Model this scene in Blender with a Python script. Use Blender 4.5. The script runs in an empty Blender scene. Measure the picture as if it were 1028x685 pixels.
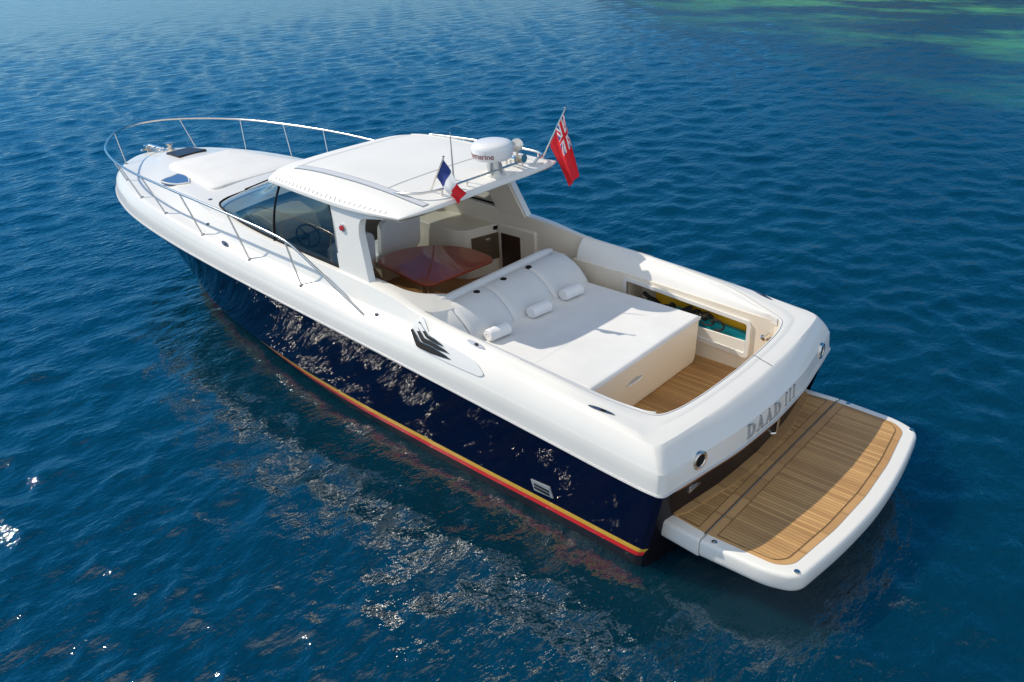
import bpy, bmesh, math, random
import numpy as np
from mathutils import Vector, Matrix
R = math.radians
random.seed(7); rng = np.random.default_rng(11)
S = bpy.context.scene
COL = S.collection

# ---------------------------------------------------------------- camera
cam_d = bpy.data.cameras.new('camera'); cam = bpy.data.objects.new('camera', cam_d); COL.objects.link(cam)
cam_d.sensor_width = 36.0; cam_d.lens = 28.92; cam_d.clip_start = 0.1; cam_d.clip_end = 9000
yaw, pitch, roll = R(-46.51), R(27.93), R(-2.86)
fw = Vector((math.cos(yaw)*math.cos(pitch), math.sin(yaw)*math.cos(pitch), -math.sin(pitch)))
rt0 = Vector((math.sin(yaw), -math.cos(yaw), 0)); up0 = rt0.cross(fw)
rt = math.cos(roll)*rt0 + math.sin(roll)*up0; up = -math.sin(roll)*rt0 + math.cos(roll)*up0
m = Matrix((rt, up, -fw)).transposed().to_4x4(); m.translation = Vector((-3.330, 7.4725, 6.2646))
cam.matrix_world = m
S.camera = cam

# ---------------------------------------------------------------- world and sun
SUN_EL, SUN_AZ = 42.0, 23.5            # azimuth from +x (bow) towards +y (port)
sx, sy = math.cos(R(SUN_AZ)), math.sin(R(SUN_AZ))
FILL_CLOUD = 1.35
W = bpy.data.worlds.new('World'); S.world = W; W.use_nodes = True
nt = W.node_tree; nt.nodes.clear()
sky = nt.nodes.new('ShaderNodeTexSky'); sky.sky_type = 'NISHITA'; sky.sun_disc = False
sky.sun_elevation = R(SUN_EL); sky.sun_rotation = math.atan2(sx, sy)
sky.altitude = 7000; sky.air_density = 1.0; sky.dust_density = 0.0; sky.ozone_density = 2.2
bg = nt.nodes.new('ShaderNodeBackground'); bg.inputs[1].default_value = 0.15
wo = nt.nodes.new('ShaderNodeOutputWorld')
# unseen cloud added behind the camera to fill-light the boat; deep clear blue elsewhere
tcw = nt.nodes.new('ShaderNodeTexCoord'); spw = nt.nodes.new('ShaderNodeSeparateXYZ'); nt.links.new(tcw.outputs['Generated'], spw.inputs[0])
mrw = nt.nodes.new('ShaderNodeMapRange'); mrw.inputs[1].default_value = .30; mrw.inputs[2].default_value = .80; mrw.interpolation_type = 'SMOOTHSTEP'; dtw = nt.nodes.new('ShaderNodeVectorMath'); dtw.operation = 'DOT_PRODUCT'; nt.links.new(tcw.outputs['Generated'], dtw.inputs[0]); dtw.inputs[1].default_value = Vector((-.47, .50, .72)).normalized(); nt.links.new(dtw.outputs['Value'], mrw.inputs[0])
nzw = nt.nodes.new('ShaderNodeTexNoise'); nzw.inputs['Scale'].default_value = 3.0; nzw.inputs['Detail'].default_value = 6; nt.links.new(tcw.outputs['Generated'], nzw.inputs['Vector'])
mlw = nt.nodes.new('ShaderNodeMath'); mlw.operation = 'MULTIPLY'; nt.links.new(mrw.outputs[0], mlw.inputs[0]); nt.links.new(nzw.outputs['Fac'], mlw.inputs[1])
ml2 = nt.nodes.new('ShaderNodeMath'); ml2.operation = 'MULTIPLY'; ml2.use_clamp = True; ml2.inputs[1].default_value = FILL_CLOUD; nt.links.new(mlw.outputs[0], ml2.inputs[0])
mxw = nt.nodes.new('ShaderNodeMix'); mxw.data_type = 'RGBA'; mxw.inputs['B'].default_value = (5.3, 5.4, 5.45, 1)
nt.links.new(ml2.outputs[0], mxw.inputs['Factor']); hsw = nt.nodes.new('ShaderNodeHueSaturation'); hsw.inputs['Saturation'].default_value = 1.34; hsw.inputs['Hue'].default_value = .489; hzw = nt.nodes.new('ShaderNodeMapRange'); hzw.inputs[1].default_value = 0; hzw.inputs[2].default_value = .45; hzw.inputs[3].default_value = .55; hzw.inputs[4].default_value = 1.08; nt.links.new(spw.outputs['Z'], hzw.inputs[0]); nt.links.new(hzw.outputs[0], hsw.inputs['Value']); nt.links.new(sky.outputs[0], hsw.inputs['Color']); nt.links.new(hsw.outputs[0], mxw.inputs['A'])
nt.links.new(mxw.outputs['Result'], bg.inputs[0]); nt.links.new(bg.outputs[0], wo.inputs[0])
sd = bpy.data.lights.new('sun', 'SUN'); sd.energy = 2.85; sd.angle = R(0.53); sd.color = (1, .915, .78)
sun = bpy.data.objects.new('sun', sd); COL.objects.link(sun)
dirv = Vector((sx*math.cos(R(SUN_EL)), sy*math.cos(R(SUN_EL)), math.sin(R(SUN_EL))))
sun.rotation_euler = dirv.to_track_quat('Z', 'Y').to_euler(); sun.location = dirv*60
S.view_settings.view_transform = 'Standard'; S.view_settings.look = 'None'
S.view_settings.gamma = 1; S.view_settings.use_curve_mapping = False
S.cycles.blur_glossy = .15
S.view_settings.exposure = 0.40

# ---------------------------------------------------------------- materials
def mat(name, col, rough=.4, metal=0., coat=0., spec=.5, var=0., vscale=6., bump=0., bscale=60., sheen=0.):
    M = bpy.data.materials.new(name); M.use_nodes = True
    n = M.node_tree; b = n.nodes['Principled BSDF']
    b.inputs['Base Color'].default_value = (*col, 1); b.inputs['Roughness'].default_value = rough
    b.inputs['Metallic'].default_value = metal; b.inputs['Coat Weight'].default_value = coat
    b.inputs['Coat Roughness'].default_value = .04; b.inputs['Specular IOR Level'].default_value = spec
    if sheen: b.inputs['Sheen Weight'].default_value = sheen
    tc = n.nodes.new('ShaderNodeTexCoord')
    if var:
        t = n.nodes.new('ShaderNodeTexNoise'); t.inputs['Scale'].default_value = vscale; t.inputs['Detail'].default_value = 6
        n.links.new(tc.outputs['Object'], t.inputs['Vector'])
        r = n.nodes.new('ShaderNodeValToRGB')
        r.color_ramp.elements[0].position = .3; r.color_ramp.elements[1].position = .7
        r.color_ramp.elements[0].color = (*[c*(1-var) for c in col], 1)
        r.color_ramp.elements[1].color = (*[min(1, c*(1+var*.5)) for c in col], 1)
        n.links.new(t.outputs['Fac'], r.inputs['Fac']); n.links.new(r.outputs['Color'], b.inputs['Base Color'])
    if bump:
        t = n.nodes.new('ShaderNodeTexNoise'); t.inputs['Scale'].default_value = bscale; t.inputs['Detail'].default_value = 4
        n.links.new(tc.outputs['Object'], t.inputs['Vector'])
        bp = n.nodes.new('ShaderNodeBump'); bp.inputs['Strength'].default_value = bump; bp.inputs['Distance'].default_value = .01
        n.links.new(t.outputs['Fac'], bp.inputs['Height']); n.links.new(bp.outputs['Normal'], b.inputs['Normal'])
    return M

def plank_mat(name, c1, c2, seam, pitch_m, axis='y', seam_w=.09, rough=.55, coat=0.):
    """boards running along x (axis y counts them) with thin caulk seams and a per-board tone"""
    M = bpy.data.materials.new(name); M.use_nodes = True
    n = M.node_tree; b = n.nodes['Principled BSDF']; b.inputs['Roughness'].default_value = rough
    b.inputs['Coat Weight'].default_value = coat
    L = n.links.new
    tc = n.nodes.new('ShaderNodeTexCoord'); sp = n.nodes.new('ShaderNodeSeparateXYZ'); L(tc.outputs['Object'], sp.inputs[0])
    def mth(op, a, bb=None):
        q = n.nodes.new('ShaderNodeMath'); q.operation = op
        for i, v in enumerate((a, bb)):
            if v is None: continue
            if isinstance(v, (int, float)): q.inputs[i].default_value = v
            else: L(v, q.inputs[i])
        return q.outputs[0]
    a = sp.outputs['Y' if axis == 'y' else 'X']; al = sp.outputs['X' if axis == 'y' else 'Y']
    q = mth('DIVIDE', a, pitch_m); idx = mth('FLOOR', q); fr = mth('FRACT', q)
    wn = n.nodes.new('ShaderNodeTexWhiteNoise'); wn.noise_dimensions = '1D'; L(idx, wn.inputs['W'])
    cb = n.nodes.new('ShaderNodeCombineXYZ')
    L(mth('MULTIPLY', al, 1.6), cb.inputs[0]); L(mth('MULTIPLY', a, 45.), cb.inputs[1]); L(mth('MULTIPLY', wn.outputs['Value'], 9.), cb.inputs[2])
    gr = n.nodes.new('ShaderNodeTexNoise'); gr.inputs['Scale'].default_value = 2.2; gr.inputs['Detail'].default_value = 7; gr.inputs['Roughness'].default_value = .65
    L(cb.outputs[0], gr.inputs['Vector'])
    big = n.nodes.new('ShaderNodeTexNoise'); big.inputs['Scale'].default_value = 1.7; big.inputs['Detail'].default_value = 3
    L(tc.outputs['Object'], big.inputs['Vector'])
    f = mth('ADD', mth('MULTIPLY', gr.outputs['Fac'], .55), mth('ADD', mth('MULTIPLY', wn.outputs['Value'], .35), mth('MULTIPLY', big.outputs['Fac'], .3)))
    r = n.nodes.new('ShaderNodeValToRGB'); r.color_ramp.elements[0].position = .3; r.color_ramp.elements[1].position = .85
    r.color_ramp.elements[0].color = (*c1, 1); r.color_ramp.elements[1].color = (*c2, 1); L(f, r.inputs['Fac'])
    s = mth('LESS_THAN', fr, seam_w)
    mx = n.nodes.new('ShaderNodeMix'); mx.data_type = 'RGBA'; L(s, mx.inputs['Factor']); L(r.outputs['Color'], mx.inputs['A']); mx.inputs['B'].default_value = (*seam, 1)
    L(mx.outputs['Result'], b.inputs['Base Color'])
    bp = n.nodes.new('ShaderNodeBump'); bp.inputs['Strength'].default_value = .25; bp.inputs['Distance'].default_value = .004
    L(mth('SUBTRACT', mth('MULTIPLY', gr.outputs['Fac'], .4), s), bp.inputs['Height']); L(bp.outputs['Normal'], b.inputs['Normal'])
    return M

def glass_mat(name, tint, refl=.08):
    M = bpy.data.materials.new(name); M.use_nodes = True; n = M.node_tree; n.nodes.clear(); L = n.links.new
    o = n.nodes.new('ShaderNodeOutputMaterial'); tr = n.nodes.new('ShaderNodeBsdfTransparent'); tr.inputs[0].default_value = (*tint, 1)
    g = n.nodes.new('ShaderNodeBsdfGlossy'); g.inputs['Roughness'].default_value = .02
    fr = n.nodes.new('ShaderNodeFresnel'); fr.inputs[0].default_value = 1.5
    ad = n.nodes.new('ShaderNodeMath'); ad.operation = 'ADD'; ad.inputs[1].default_value = refl; L(fr.outputs[0], ad.inputs[0])
    mx = n.nodes.new('ShaderNodeMixShader'); L(ad.outputs[0], mx.inputs[0]); L(tr.outputs[0], mx.inputs[1]); L(g.outputs[0], mx.inputs[2]); L(mx.outputs[0], o.inputs[0])
    return M

GEL = mat('white gelcoat', (.81, .785, .725), .28, coat=.3, var=.03, vscale=1.3)
GELR = mat('matte white hardtop', (.80, .785, .74), .55, var=.04, vscale=1.1)
GELD = mat('non-slip white deck', (.78, .775, .75), .5, bump=.12, bscale=260)
DARKS = mat('dark polished steel', (.22, .24, .29), .2, metal=.8)
CREAM = mat('cream gelcoat', (.80, .73, .61), .38, coat=.15, var=.03, vscale=2)
NAVY = mat('navy hull paint', (.0018, .0055, .026), .035, coat=0., spec=.13, var=.15, vscale=.8)
DARKT = mat('dark transom paint', (.008, .007, .011), .3, coat=0., spec=.15)
YEL = mat('yellow boot stripe', (.86, .50, .05), .3, coat=.3); RED = mat('red boot stripe', (.86, .02, .028), .3, coat=.3)
ANTI = mat('dark antifouling', (.008, .010, .016), .6)
STEEL = mat('polished steel', (.76, .71, .64), .24, metal=1.)
PVC = mat('grey rub strip', (.50, .50, .50), .4)
SATIN = mat('satin pale metal', (.42, .44, .455), .35, metal=.3)
TRACK = mat('pale track', (.60, .61, .62), .4)
TRACKD = mat('grey cord', (.34, .34, .34), .7)
CAULK = mat('brown caulk', (.085, .05, .03), .7)
GREYM = mat('grey anodised track', (.36, .37, .38), .4, metal=.5)
SEAM = mat('dark seam', (.10, .10, .105), .7); SEAML = mat('light grey seam', (.42, .42, .42), .7)
RUB = mat('black rubber', (.010, .010, .011), .7, spec=.2)
VINYL = mat('pale grey upholstery vinyl', (.68, .685, .675), .5, var=.05, vscale=3, bump=.35, bscale=9)
VINYLW = mat('white seat vinyl', (.76, .75, .72), .5, var=.03, vscale=4, bump=.1, bscale=40)
CANVAS = mat('white sunpad cloth', (.76, .75, .725), .75, var=.05, vscale=2.5, bump=.5, bscale=5)
BEIGE = mat('beige leather', (.55, .43, .28), .5, var=.06, vscale=5)
TEAK = plank_mat('teak deck planking', (.34, .175, .062), (.63, .375, .145), (.11, .06, .028), .046)
TEAKB = plank_mat('teak border board', (.40, .22, .085), (.58, .34, .14), (.40, .22, .085), .4)
TEAKC = plank_mat('cockpit teak', (.27, .13, .04), (.50, .28, .095), (.06, .03, .012), .05)
WOODF = plank_mat('saloon floor wood', (.30, .12, .035), (.48, .23, .07), (.10, .04, .015), .09, rough=.35)
MAHO = plank_mat('varnished mahogany', (.29, .042, .011), (.40, .065, .014), (.29, .042, .011), .35, rough=.3, coat=.6)
TRIM = mat('varnished trim', (.42, .17, .05), .3, coat=.6)
BRONZ = mat('smoked fridge door', (.22, .17, .12), .25, metal=.6)
DARKC = mat('dark cabinet front', (.035, .018, .012), .35, coat=.3)
GLASS = glass_mat('tinted side glass', (.46, .54, .58), .05)
HATCH = mat('smoked hatch acrylic', (.020, .014, .018), .35, spec=.3)
BLUEA = mat('blue tinted skylight', (.10, .15, .26), .12, coat=.8)
DASH = mat('grey dash', (.15, .155, .16), .5)
TOWEL = mat('white terry towel', (.84, .84, .84), .95, bump=.6, bscale=160, sheen=.3)
FBLUE = mat('blue flag cloth', (.02, .045, .22), .8); FWHITE = mat('white flag cloth', (.8, .8, .8), .8); FRED = mat('red flag cloth', (.70, .012, .022), .8)
TEALM = mat('teal board foam', (.0, .38, .46), .5, var=.1); YELB = mat('yellow board foam', (.88, .50, .02), .5, var=.1)
BLACKF = mat('black webbing', (.012, .012, .014), .8)
PLASTW = mat('white plastic', (.8, .8, .79), .3, coat=.3); MARO = mat('maroon lettering', (.20, .01, .025), .5)
NAVR = mat('red lamp lens', (.5, .02, .02), .15, coat=.5); NAVB = mat('blue lamp lens', (.03, .06, .30), .15, coat=.5)

# ---------------------------------------------------------------- mesh helpers
class MB:
    def __init__(s): s.v = []; s.f = []; s.m = []
    def add(s, vs, fs, mi=0):
        o = len(s.v); s.v += [tuple(map(float, p)) for p in vs]; s.f += [tuple(o+i for i in f) for f in fs]; s.m += [mi]*len(fs); return s
    def loft(s, rails, closed=False, mi=0, wrap=False):
        n = len(rails[0]); o = []
        vs = [p for r in rails for p in r]
        k = len(rails)
        for i in range(k if wrap else k-1):
            i2 = (i+1) % k
            for j in range(n if closed else n-1):
                j2 = (j+1) % n
                o.append((i*n+j, i*n+j2, i2*n+j2, i2*n+j))
        return s.add(vs, o, mi)
    def box(s, a, b, mi=0):
        (x0, y0, z0), (x1, y1, z1) = a, b
        vs = [(x0,y0,z0),(x1,y0,z0),(x1,y1,z0),(x0,y1,z0),(x0,y0,z1),(x1,y0,z1),(x1,y1,z1),(x0,y1,z1)]
        return s.add(vs, [(0,3,2,1),(4,5,6,7),(0,1,5,4),(1,2,6,5),(2,3,7,6),(3,0,4,7)], mi)
    def tube(s, path, r, n=8, mi=0, caps=True):
        P = [Vector(p) for p in path]; rr = r if hasattr(r, '__len__') else [r]*len(P)
        rings = []; pn = None
        for i, p in enumerate(P):
            t = (P[min(i+1, len(P)-1)]-P[max(i-1, 0)]).normalized()
            if pn is None: pn = t.orthogonal().normalized()
            pn = (pn - t*pn.dot(t)); pn = pn.normalized() if pn.length > 1e-6 else t.orthogonal().normalized()
            b = t.cross(pn)
            rings.append([p + rr[i]*(math.cos(2*math.pi*k/n)*pn+math.sin(2*math.pi*k/n)*b) for k in range(n)])
        o = len(s.v); s.loft(rings, closed=True, mi=mi)
        if caps:
            s.f += [tuple(o+k for k in range(n))[::-1], tuple(o+(len(P)-1)*n+k for k in range(n))]; s.m += [mi, mi]
        return s
    def lathe(s, prof, c, n=24, mi=0, axis=(0,0,1)):
        q = Vector((0,0,1)).rotation_difference(Vector(axis)); C = Vector(c)
        rings = [[C+q@Vector((r*math.cos(2*math.pi*k/n), r*math.sin(2*math.pi*k/n), z)) for k in range(n)] for r, z in prof]
        o = len(s.v); s.loft(rings, closed=True, mi=mi)
        s.f += [tuple(o+k for k in range(n))[::-1], tuple(o+(len(prof)-1)*n+k for k in range(n))]; s.m += [mi, mi]
        return s
    def prism(s, poly, fn0, fn1, mi=0):
        """poly of 2D points; fn0/fn1 map them to the two faces"""
        n = len(poly); vs = [fn0(p) for p in poly]+[fn1(p) for p in poly]
        fs = [tuple(range(n))[::-1], tuple(range(n, 2*n))]+[(i, (i+1) % n, n+(i+1) % n, n+i) for i in range(n)]
        return s.add(vs, fs, mi)
    def build(s, name, mats, parent=None, smooth=35, bevel=0, segs=3, sub=0, weld=True):
        me = bpy.data.meshes.new(name); me.from_pydata(s.v, [], s.f)
        if not isinstance(mats, (list, tuple)): mats = [mats]
        for q in mats: me.materials.append(q)
        me.polygons.foreach_set('material_index', s.m)
        bm = bmesh.new(); bm.from_mesh(me)
        if weld: bmesh.ops.remove_doubles(bm, verts=bm.verts, dist=1e-5)
        bmesh.ops.recalc_face_normals(bm, faces=bm.faces); bm.to_mesh(me); bm.free()
        if smooth:
            me.shade_smooth(); me.set_sharp_from_angle(angle=R(smooth))
        o = bpy.data.objects.new(name, me); COL.objects.link(o)
        if parent: o.parent = parent
        if bevel:
            q = o.modifiers.new('bevel', 'BEVEL'); q.width = bevel; q.segments = segs; q.limit_method = 'ANGLE'; q.angle_limit = R(40); q.harden_normals = True
        if sub:
            q = o.modifiers.new('sub', 'SUBSURF'); q.levels = sub; q.render_levels = sub
        return o

def thing(name, label, cat, loc=(0,0,0), group=None):
    o = bpy.data.objects.new(name, None); o.empty_display_size = .2; COL.objects.link(o); o.location = loc
    o['label'] = label; o['category'] = cat
    if group: o['group'] = group
    return o
def tag(o, label, cat, group=None):
    o['label'] = label; o['category'] = cat
    if group: o['group'] = group
    return o
def keep(o, parent):   # parent while the mesh is written in world coordinates
    o.parent = parent; o.matrix_parent_inverse = Matrix.Translation(-Vector(parent.location)); return o

def pchip(xs, ys, q):
    xs = np.asarray(xs, float); ys = np.asarray(ys, float); h = np.diff(xs); d = np.diff(ys)/h
    mm = np.zeros_like(ys)
    for i in range(1, len(xs)-1):
        if d[i-1]*d[i] > 0:
            w1 = 2*h[i]+h[i-1]; w2 = h[i]+2*h[i-1]; mm[i] = (w1+w2)/(w1/d[i-1]+w2/d[i])
    mm[0] = d[0]; mm[-1] = d[-1]
    q = np.asarray(q, float); i = np.clip(np.searchsorted(xs, q, side='right')-1, 0, len(xs)-2)
    t = (q-xs[i])/h[i]
    return ((1+2*t)*(1-t)**2)*ys[i]+t*(1-t)**2*h[i]*mm[i]+t*t*(3-2*t)*ys[i+1]+t*t*(t-1)*h[i]*mm[i+1]
def spline(pts, n):
    pts = np.asarray(pts, float); s = np.r_[0, np.cumsum(np.linalg.norm(np.diff(pts, axis=0), axis=1))]
    q = np.linspace(0, s[-1], n); return np.stack([pchip(s, pts[:, k], q) for k in range(pts.shape[1])], 1)
def mirror(a): b = np.array(a, float); b[:, 1] *= -1; return b
def arcpoly(pts, rad, n=6):
    """round the corners of a 2D polygon"""
    out = []; k = len(pts); rr = rad if hasattr(rad, '__len__') else [rad]*k
    for i in range(k):
        p = Vector(pts[i]); a = (Vector(pts[i-1])-p); b = (Vector(pts[(i+1) % k])-p)
        d = min(rr[i], a.length*.45, b.length*.45); p0 = p+a.normalized()*d; p1 = p+b.normalized()*d
        for j in range(n+1):
            t = j/n; out.append(tuple((1-t)**2*p0+2*t*(1-t)*p+t*t*p1))
    return out

# ---------------------------------------------------------------- water
def make_water():
    cx, cy = -3.3, 7.5
    r = [0.0]; q = 1.2
    while q < 150: r.append(q); q *= 1.0065
    while q < 6000: r.append(q); q *= 1.12
    r = np.array(r)
    th = np.concatenate([np.arange(-100, 14, .17), np.arange(14, 260, 2.0)]); th = np.radians(th)
    RR, TH = np.meshgrid(r, th, indexing='ij')
    x = cx+RR*np.cos(TH); y = cy+RR*np.sin(TH); z = np.zeros_like(x)
    dx = np.zeros_like(x); dy = np.zeros_like(x)
    cell = .0065*RR
    N = 150
    lam = np.exp(rng.uniform(np.log(.11), np.log(1.45), N))
    for k in range(N):
        a = rng.normal(0, R(46)) + math.pi          # waves run aft along the hull
        if rng.random() < .3: a += R(70)*(1 if rng.random() < .5 else -1)
        kk = 2*math.pi/lam[k]
        slope = .025*(1.0 if lam[k] < .5 else (.5/lam[k])**.4)
        A = slope/kk
        att = np.clip((lam[k]/(2.6*cell)-1), 0, 1)
        ph = rng.uniform(0, 6.283)
        arg = kk*(x*math.cos(a)+y*math.sin(a))+ph
        z += A*att*np.sin(arg)
        dx -= A*att*np.cos(a)*np.cos(arg)*-1.0*1.0; dy -= A*att*np.sin(a)*np.cos(arg)*-1.0
    hd = np.hypot(np.maximum(np.abs(x-6)-8, 0), np.maximum(np.abs(y)-1.6, 0))     # the hull gives a little lee
    t = np.clip(hd/5, 0, 1); calm = .58+.42*t*t*(3-2*t)
    V = np.stack([x+dx*calm, y+dy*calm, z*calm], -1)
    nr, na = RR.shape
    idx = np.arange(nr*na).reshape(nr, na); j2 = np.roll(idx, -1, axis=1)
    F = np.stack([idx[:-1], idx[1:], j2[1:], j2[:-1]], -1).reshape(-1, 4)
    me = bpy.data.meshes.new('water'); me.vertices.add(nr*na); me.vertices.foreach_set('co', V.reshape(-1))
    me.loops.add(F.size); me.loops.foreach_set('vertex_index', F.reshape(-1).astype(np.int32))
    me.polygons.add(len(F)); me.polygons.foreach_set('loop_start', np.arange(0, F.size, 4, dtype=np.int32))
    me.update(calc_edges=True); me.shade_smooth()
    M = bpy.data.materials.new('sea water'); M.use_nodes = True; n = M.node_tree; L = n.links.new; b = n.nodes['Principled BSDF']
    b.inputs['Roughness'].default_value = .05; b.inputs['IOR'].default_value = 1.65; b.inputs['Specular IOR Level'].default_value = 1.0; b.subsurface_method = 'BURLEY'; b.inputs['Subsurface Weight'].default_value = .9; b.inputs['Subsurface Radius'].default_value = (.35, .8, 1.1); b.inputs['Subsurface Scale'].default_value = 1.0
    tc = n.nodes.new('ShaderNodeTexCoord')
    def noise(scale, stretch=(1,1,1), rot=0, detail=3, rough=.5):
        mp = n.nodes.new('ShaderNodeMapping'); mp.inputs['Scale'].default_value = stretch; mp.inputs['Rotation'].default_value = (0,0,rot)
        L(tc.outputs['Object'], mp.inputs['Vector'])
        t = n.nodes.new('ShaderNodeTexNoise'); t.inputs['Scale'].default_value = scale; t.inputs['Detail'].default_value = detail; t.inputs['Roughness'].default_value = rough
        L(mp.outputs[0], t.inputs['Vector']); return t.outputs['Fac']
    def mth(op, a, bb=None, cl=False):
        q = n.nodes.new('ShaderNodeMath'); q.operation = op; q.use_clamp = cl
        for i, v in enumerate((a, bb)):
            if v is None: continue
            if isinstance(v, (int, float)): q.inputs[i].default_value = v
            else: L(v, q.inputs[i])
        return q.outputs[0]
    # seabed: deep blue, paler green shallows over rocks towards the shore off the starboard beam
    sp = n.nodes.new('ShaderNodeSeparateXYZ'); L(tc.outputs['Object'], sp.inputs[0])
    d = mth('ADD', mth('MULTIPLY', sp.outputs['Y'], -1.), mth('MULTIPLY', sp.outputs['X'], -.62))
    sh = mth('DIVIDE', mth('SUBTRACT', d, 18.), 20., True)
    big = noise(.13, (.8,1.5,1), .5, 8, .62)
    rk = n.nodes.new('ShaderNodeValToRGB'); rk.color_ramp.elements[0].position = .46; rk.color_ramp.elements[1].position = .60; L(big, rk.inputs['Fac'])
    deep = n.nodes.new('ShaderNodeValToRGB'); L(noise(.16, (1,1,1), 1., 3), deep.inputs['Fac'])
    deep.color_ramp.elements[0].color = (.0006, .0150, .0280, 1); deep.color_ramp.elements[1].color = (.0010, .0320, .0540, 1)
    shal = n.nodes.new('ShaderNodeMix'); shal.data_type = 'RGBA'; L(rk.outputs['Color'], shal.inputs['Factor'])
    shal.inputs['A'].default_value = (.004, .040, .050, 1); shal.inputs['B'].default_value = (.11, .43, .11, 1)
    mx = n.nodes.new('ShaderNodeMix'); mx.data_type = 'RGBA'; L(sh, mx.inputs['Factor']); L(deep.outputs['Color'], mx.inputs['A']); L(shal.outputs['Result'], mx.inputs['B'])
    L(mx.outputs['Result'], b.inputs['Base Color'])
    h = mth('ADD', mth('MULTIPLY', noise(5.5, (1,.5,1), .25, 4, .6), .034), mth('MULTIPLY', noise(12, (1,.6,1), -.3, 3, .5), .008))
    # farther out, where the mesh no longer carries the short chop, the bump carries it
    vd = n.nodes.new('ShaderNodeVectorMath'); vd.operation = 'LENGTH'; L(tc.outputs['Object'], vd.inputs[0])
    far = mth('DIVIDE', mth('SUBTRACT', vd.outputs['Value'], 14.), 40., True)
    h = mth('ADD', h, mth('MULTIPLY', mth('MULTIPLY', noise(1.5, (1,.45,1), .2, 5, .65), .20), far))
    bp = n.nodes.new('ShaderNodeBump'); bp.inputs['Strength'].default_value = 1.0; bp.inputs['Distance'].default_value = 1.0
    L(h, bp.inputs['Height']); L(bp.outputs['Normal'], b.inputs['Normal'])
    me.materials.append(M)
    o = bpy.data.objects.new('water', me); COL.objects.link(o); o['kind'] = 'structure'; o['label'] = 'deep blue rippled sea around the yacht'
    return o
make_water()

# ---------------------------------------------------------------- unseen coast, added beyond the frame to darken reflections in the water
def make_added_hills():
    q = MB(); rows = []
    for i, a in enumerate(np.linspace(-150, -52, 110)):
        t = i/109; d = 150+35*math.sin(5*t)+25*math.sin(13*t+1); row = []
        ht = .33*(62+16*math.sin(7*t+.6)+9*math.sin(19*t)+5*math.sin(41*t))*min(1, (1-t)/.22)**.8
        for k, (u, v) in enumerate(((0, -.03), (6, .06), (20, .22), (45, .45), (80, .68), (130, .88), (190, 1.), (300, .9))):
            r_ = d+u+(rng.normal(0, 3) if k else 0); h_ = ht*v*(1+.05*rng.normal())
            row.append((-3.3+r_*math.cos(R(a)), 7.5+r_*math.sin(R(a)), h_))
        rows.append(row)
    q.loft(rows); M = mat('scrub and rock', (.055, .062, .035), .9, var=.7, vscale=.09, bump=.5, bscale=.5)
    o = q.build('added_hills', M, None, smooth=60); o['kind'] = 'structure'; o['label'] = 'unseen dark coastline added beyond the yacht to darken the sea reflections'
make_added_hills()

# ---------------------------------------------------------------- the yacht
Y = thing('yacht', 'white and navy open motor yacht with hardtop and teak bathing platform', 'yacht')
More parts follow.
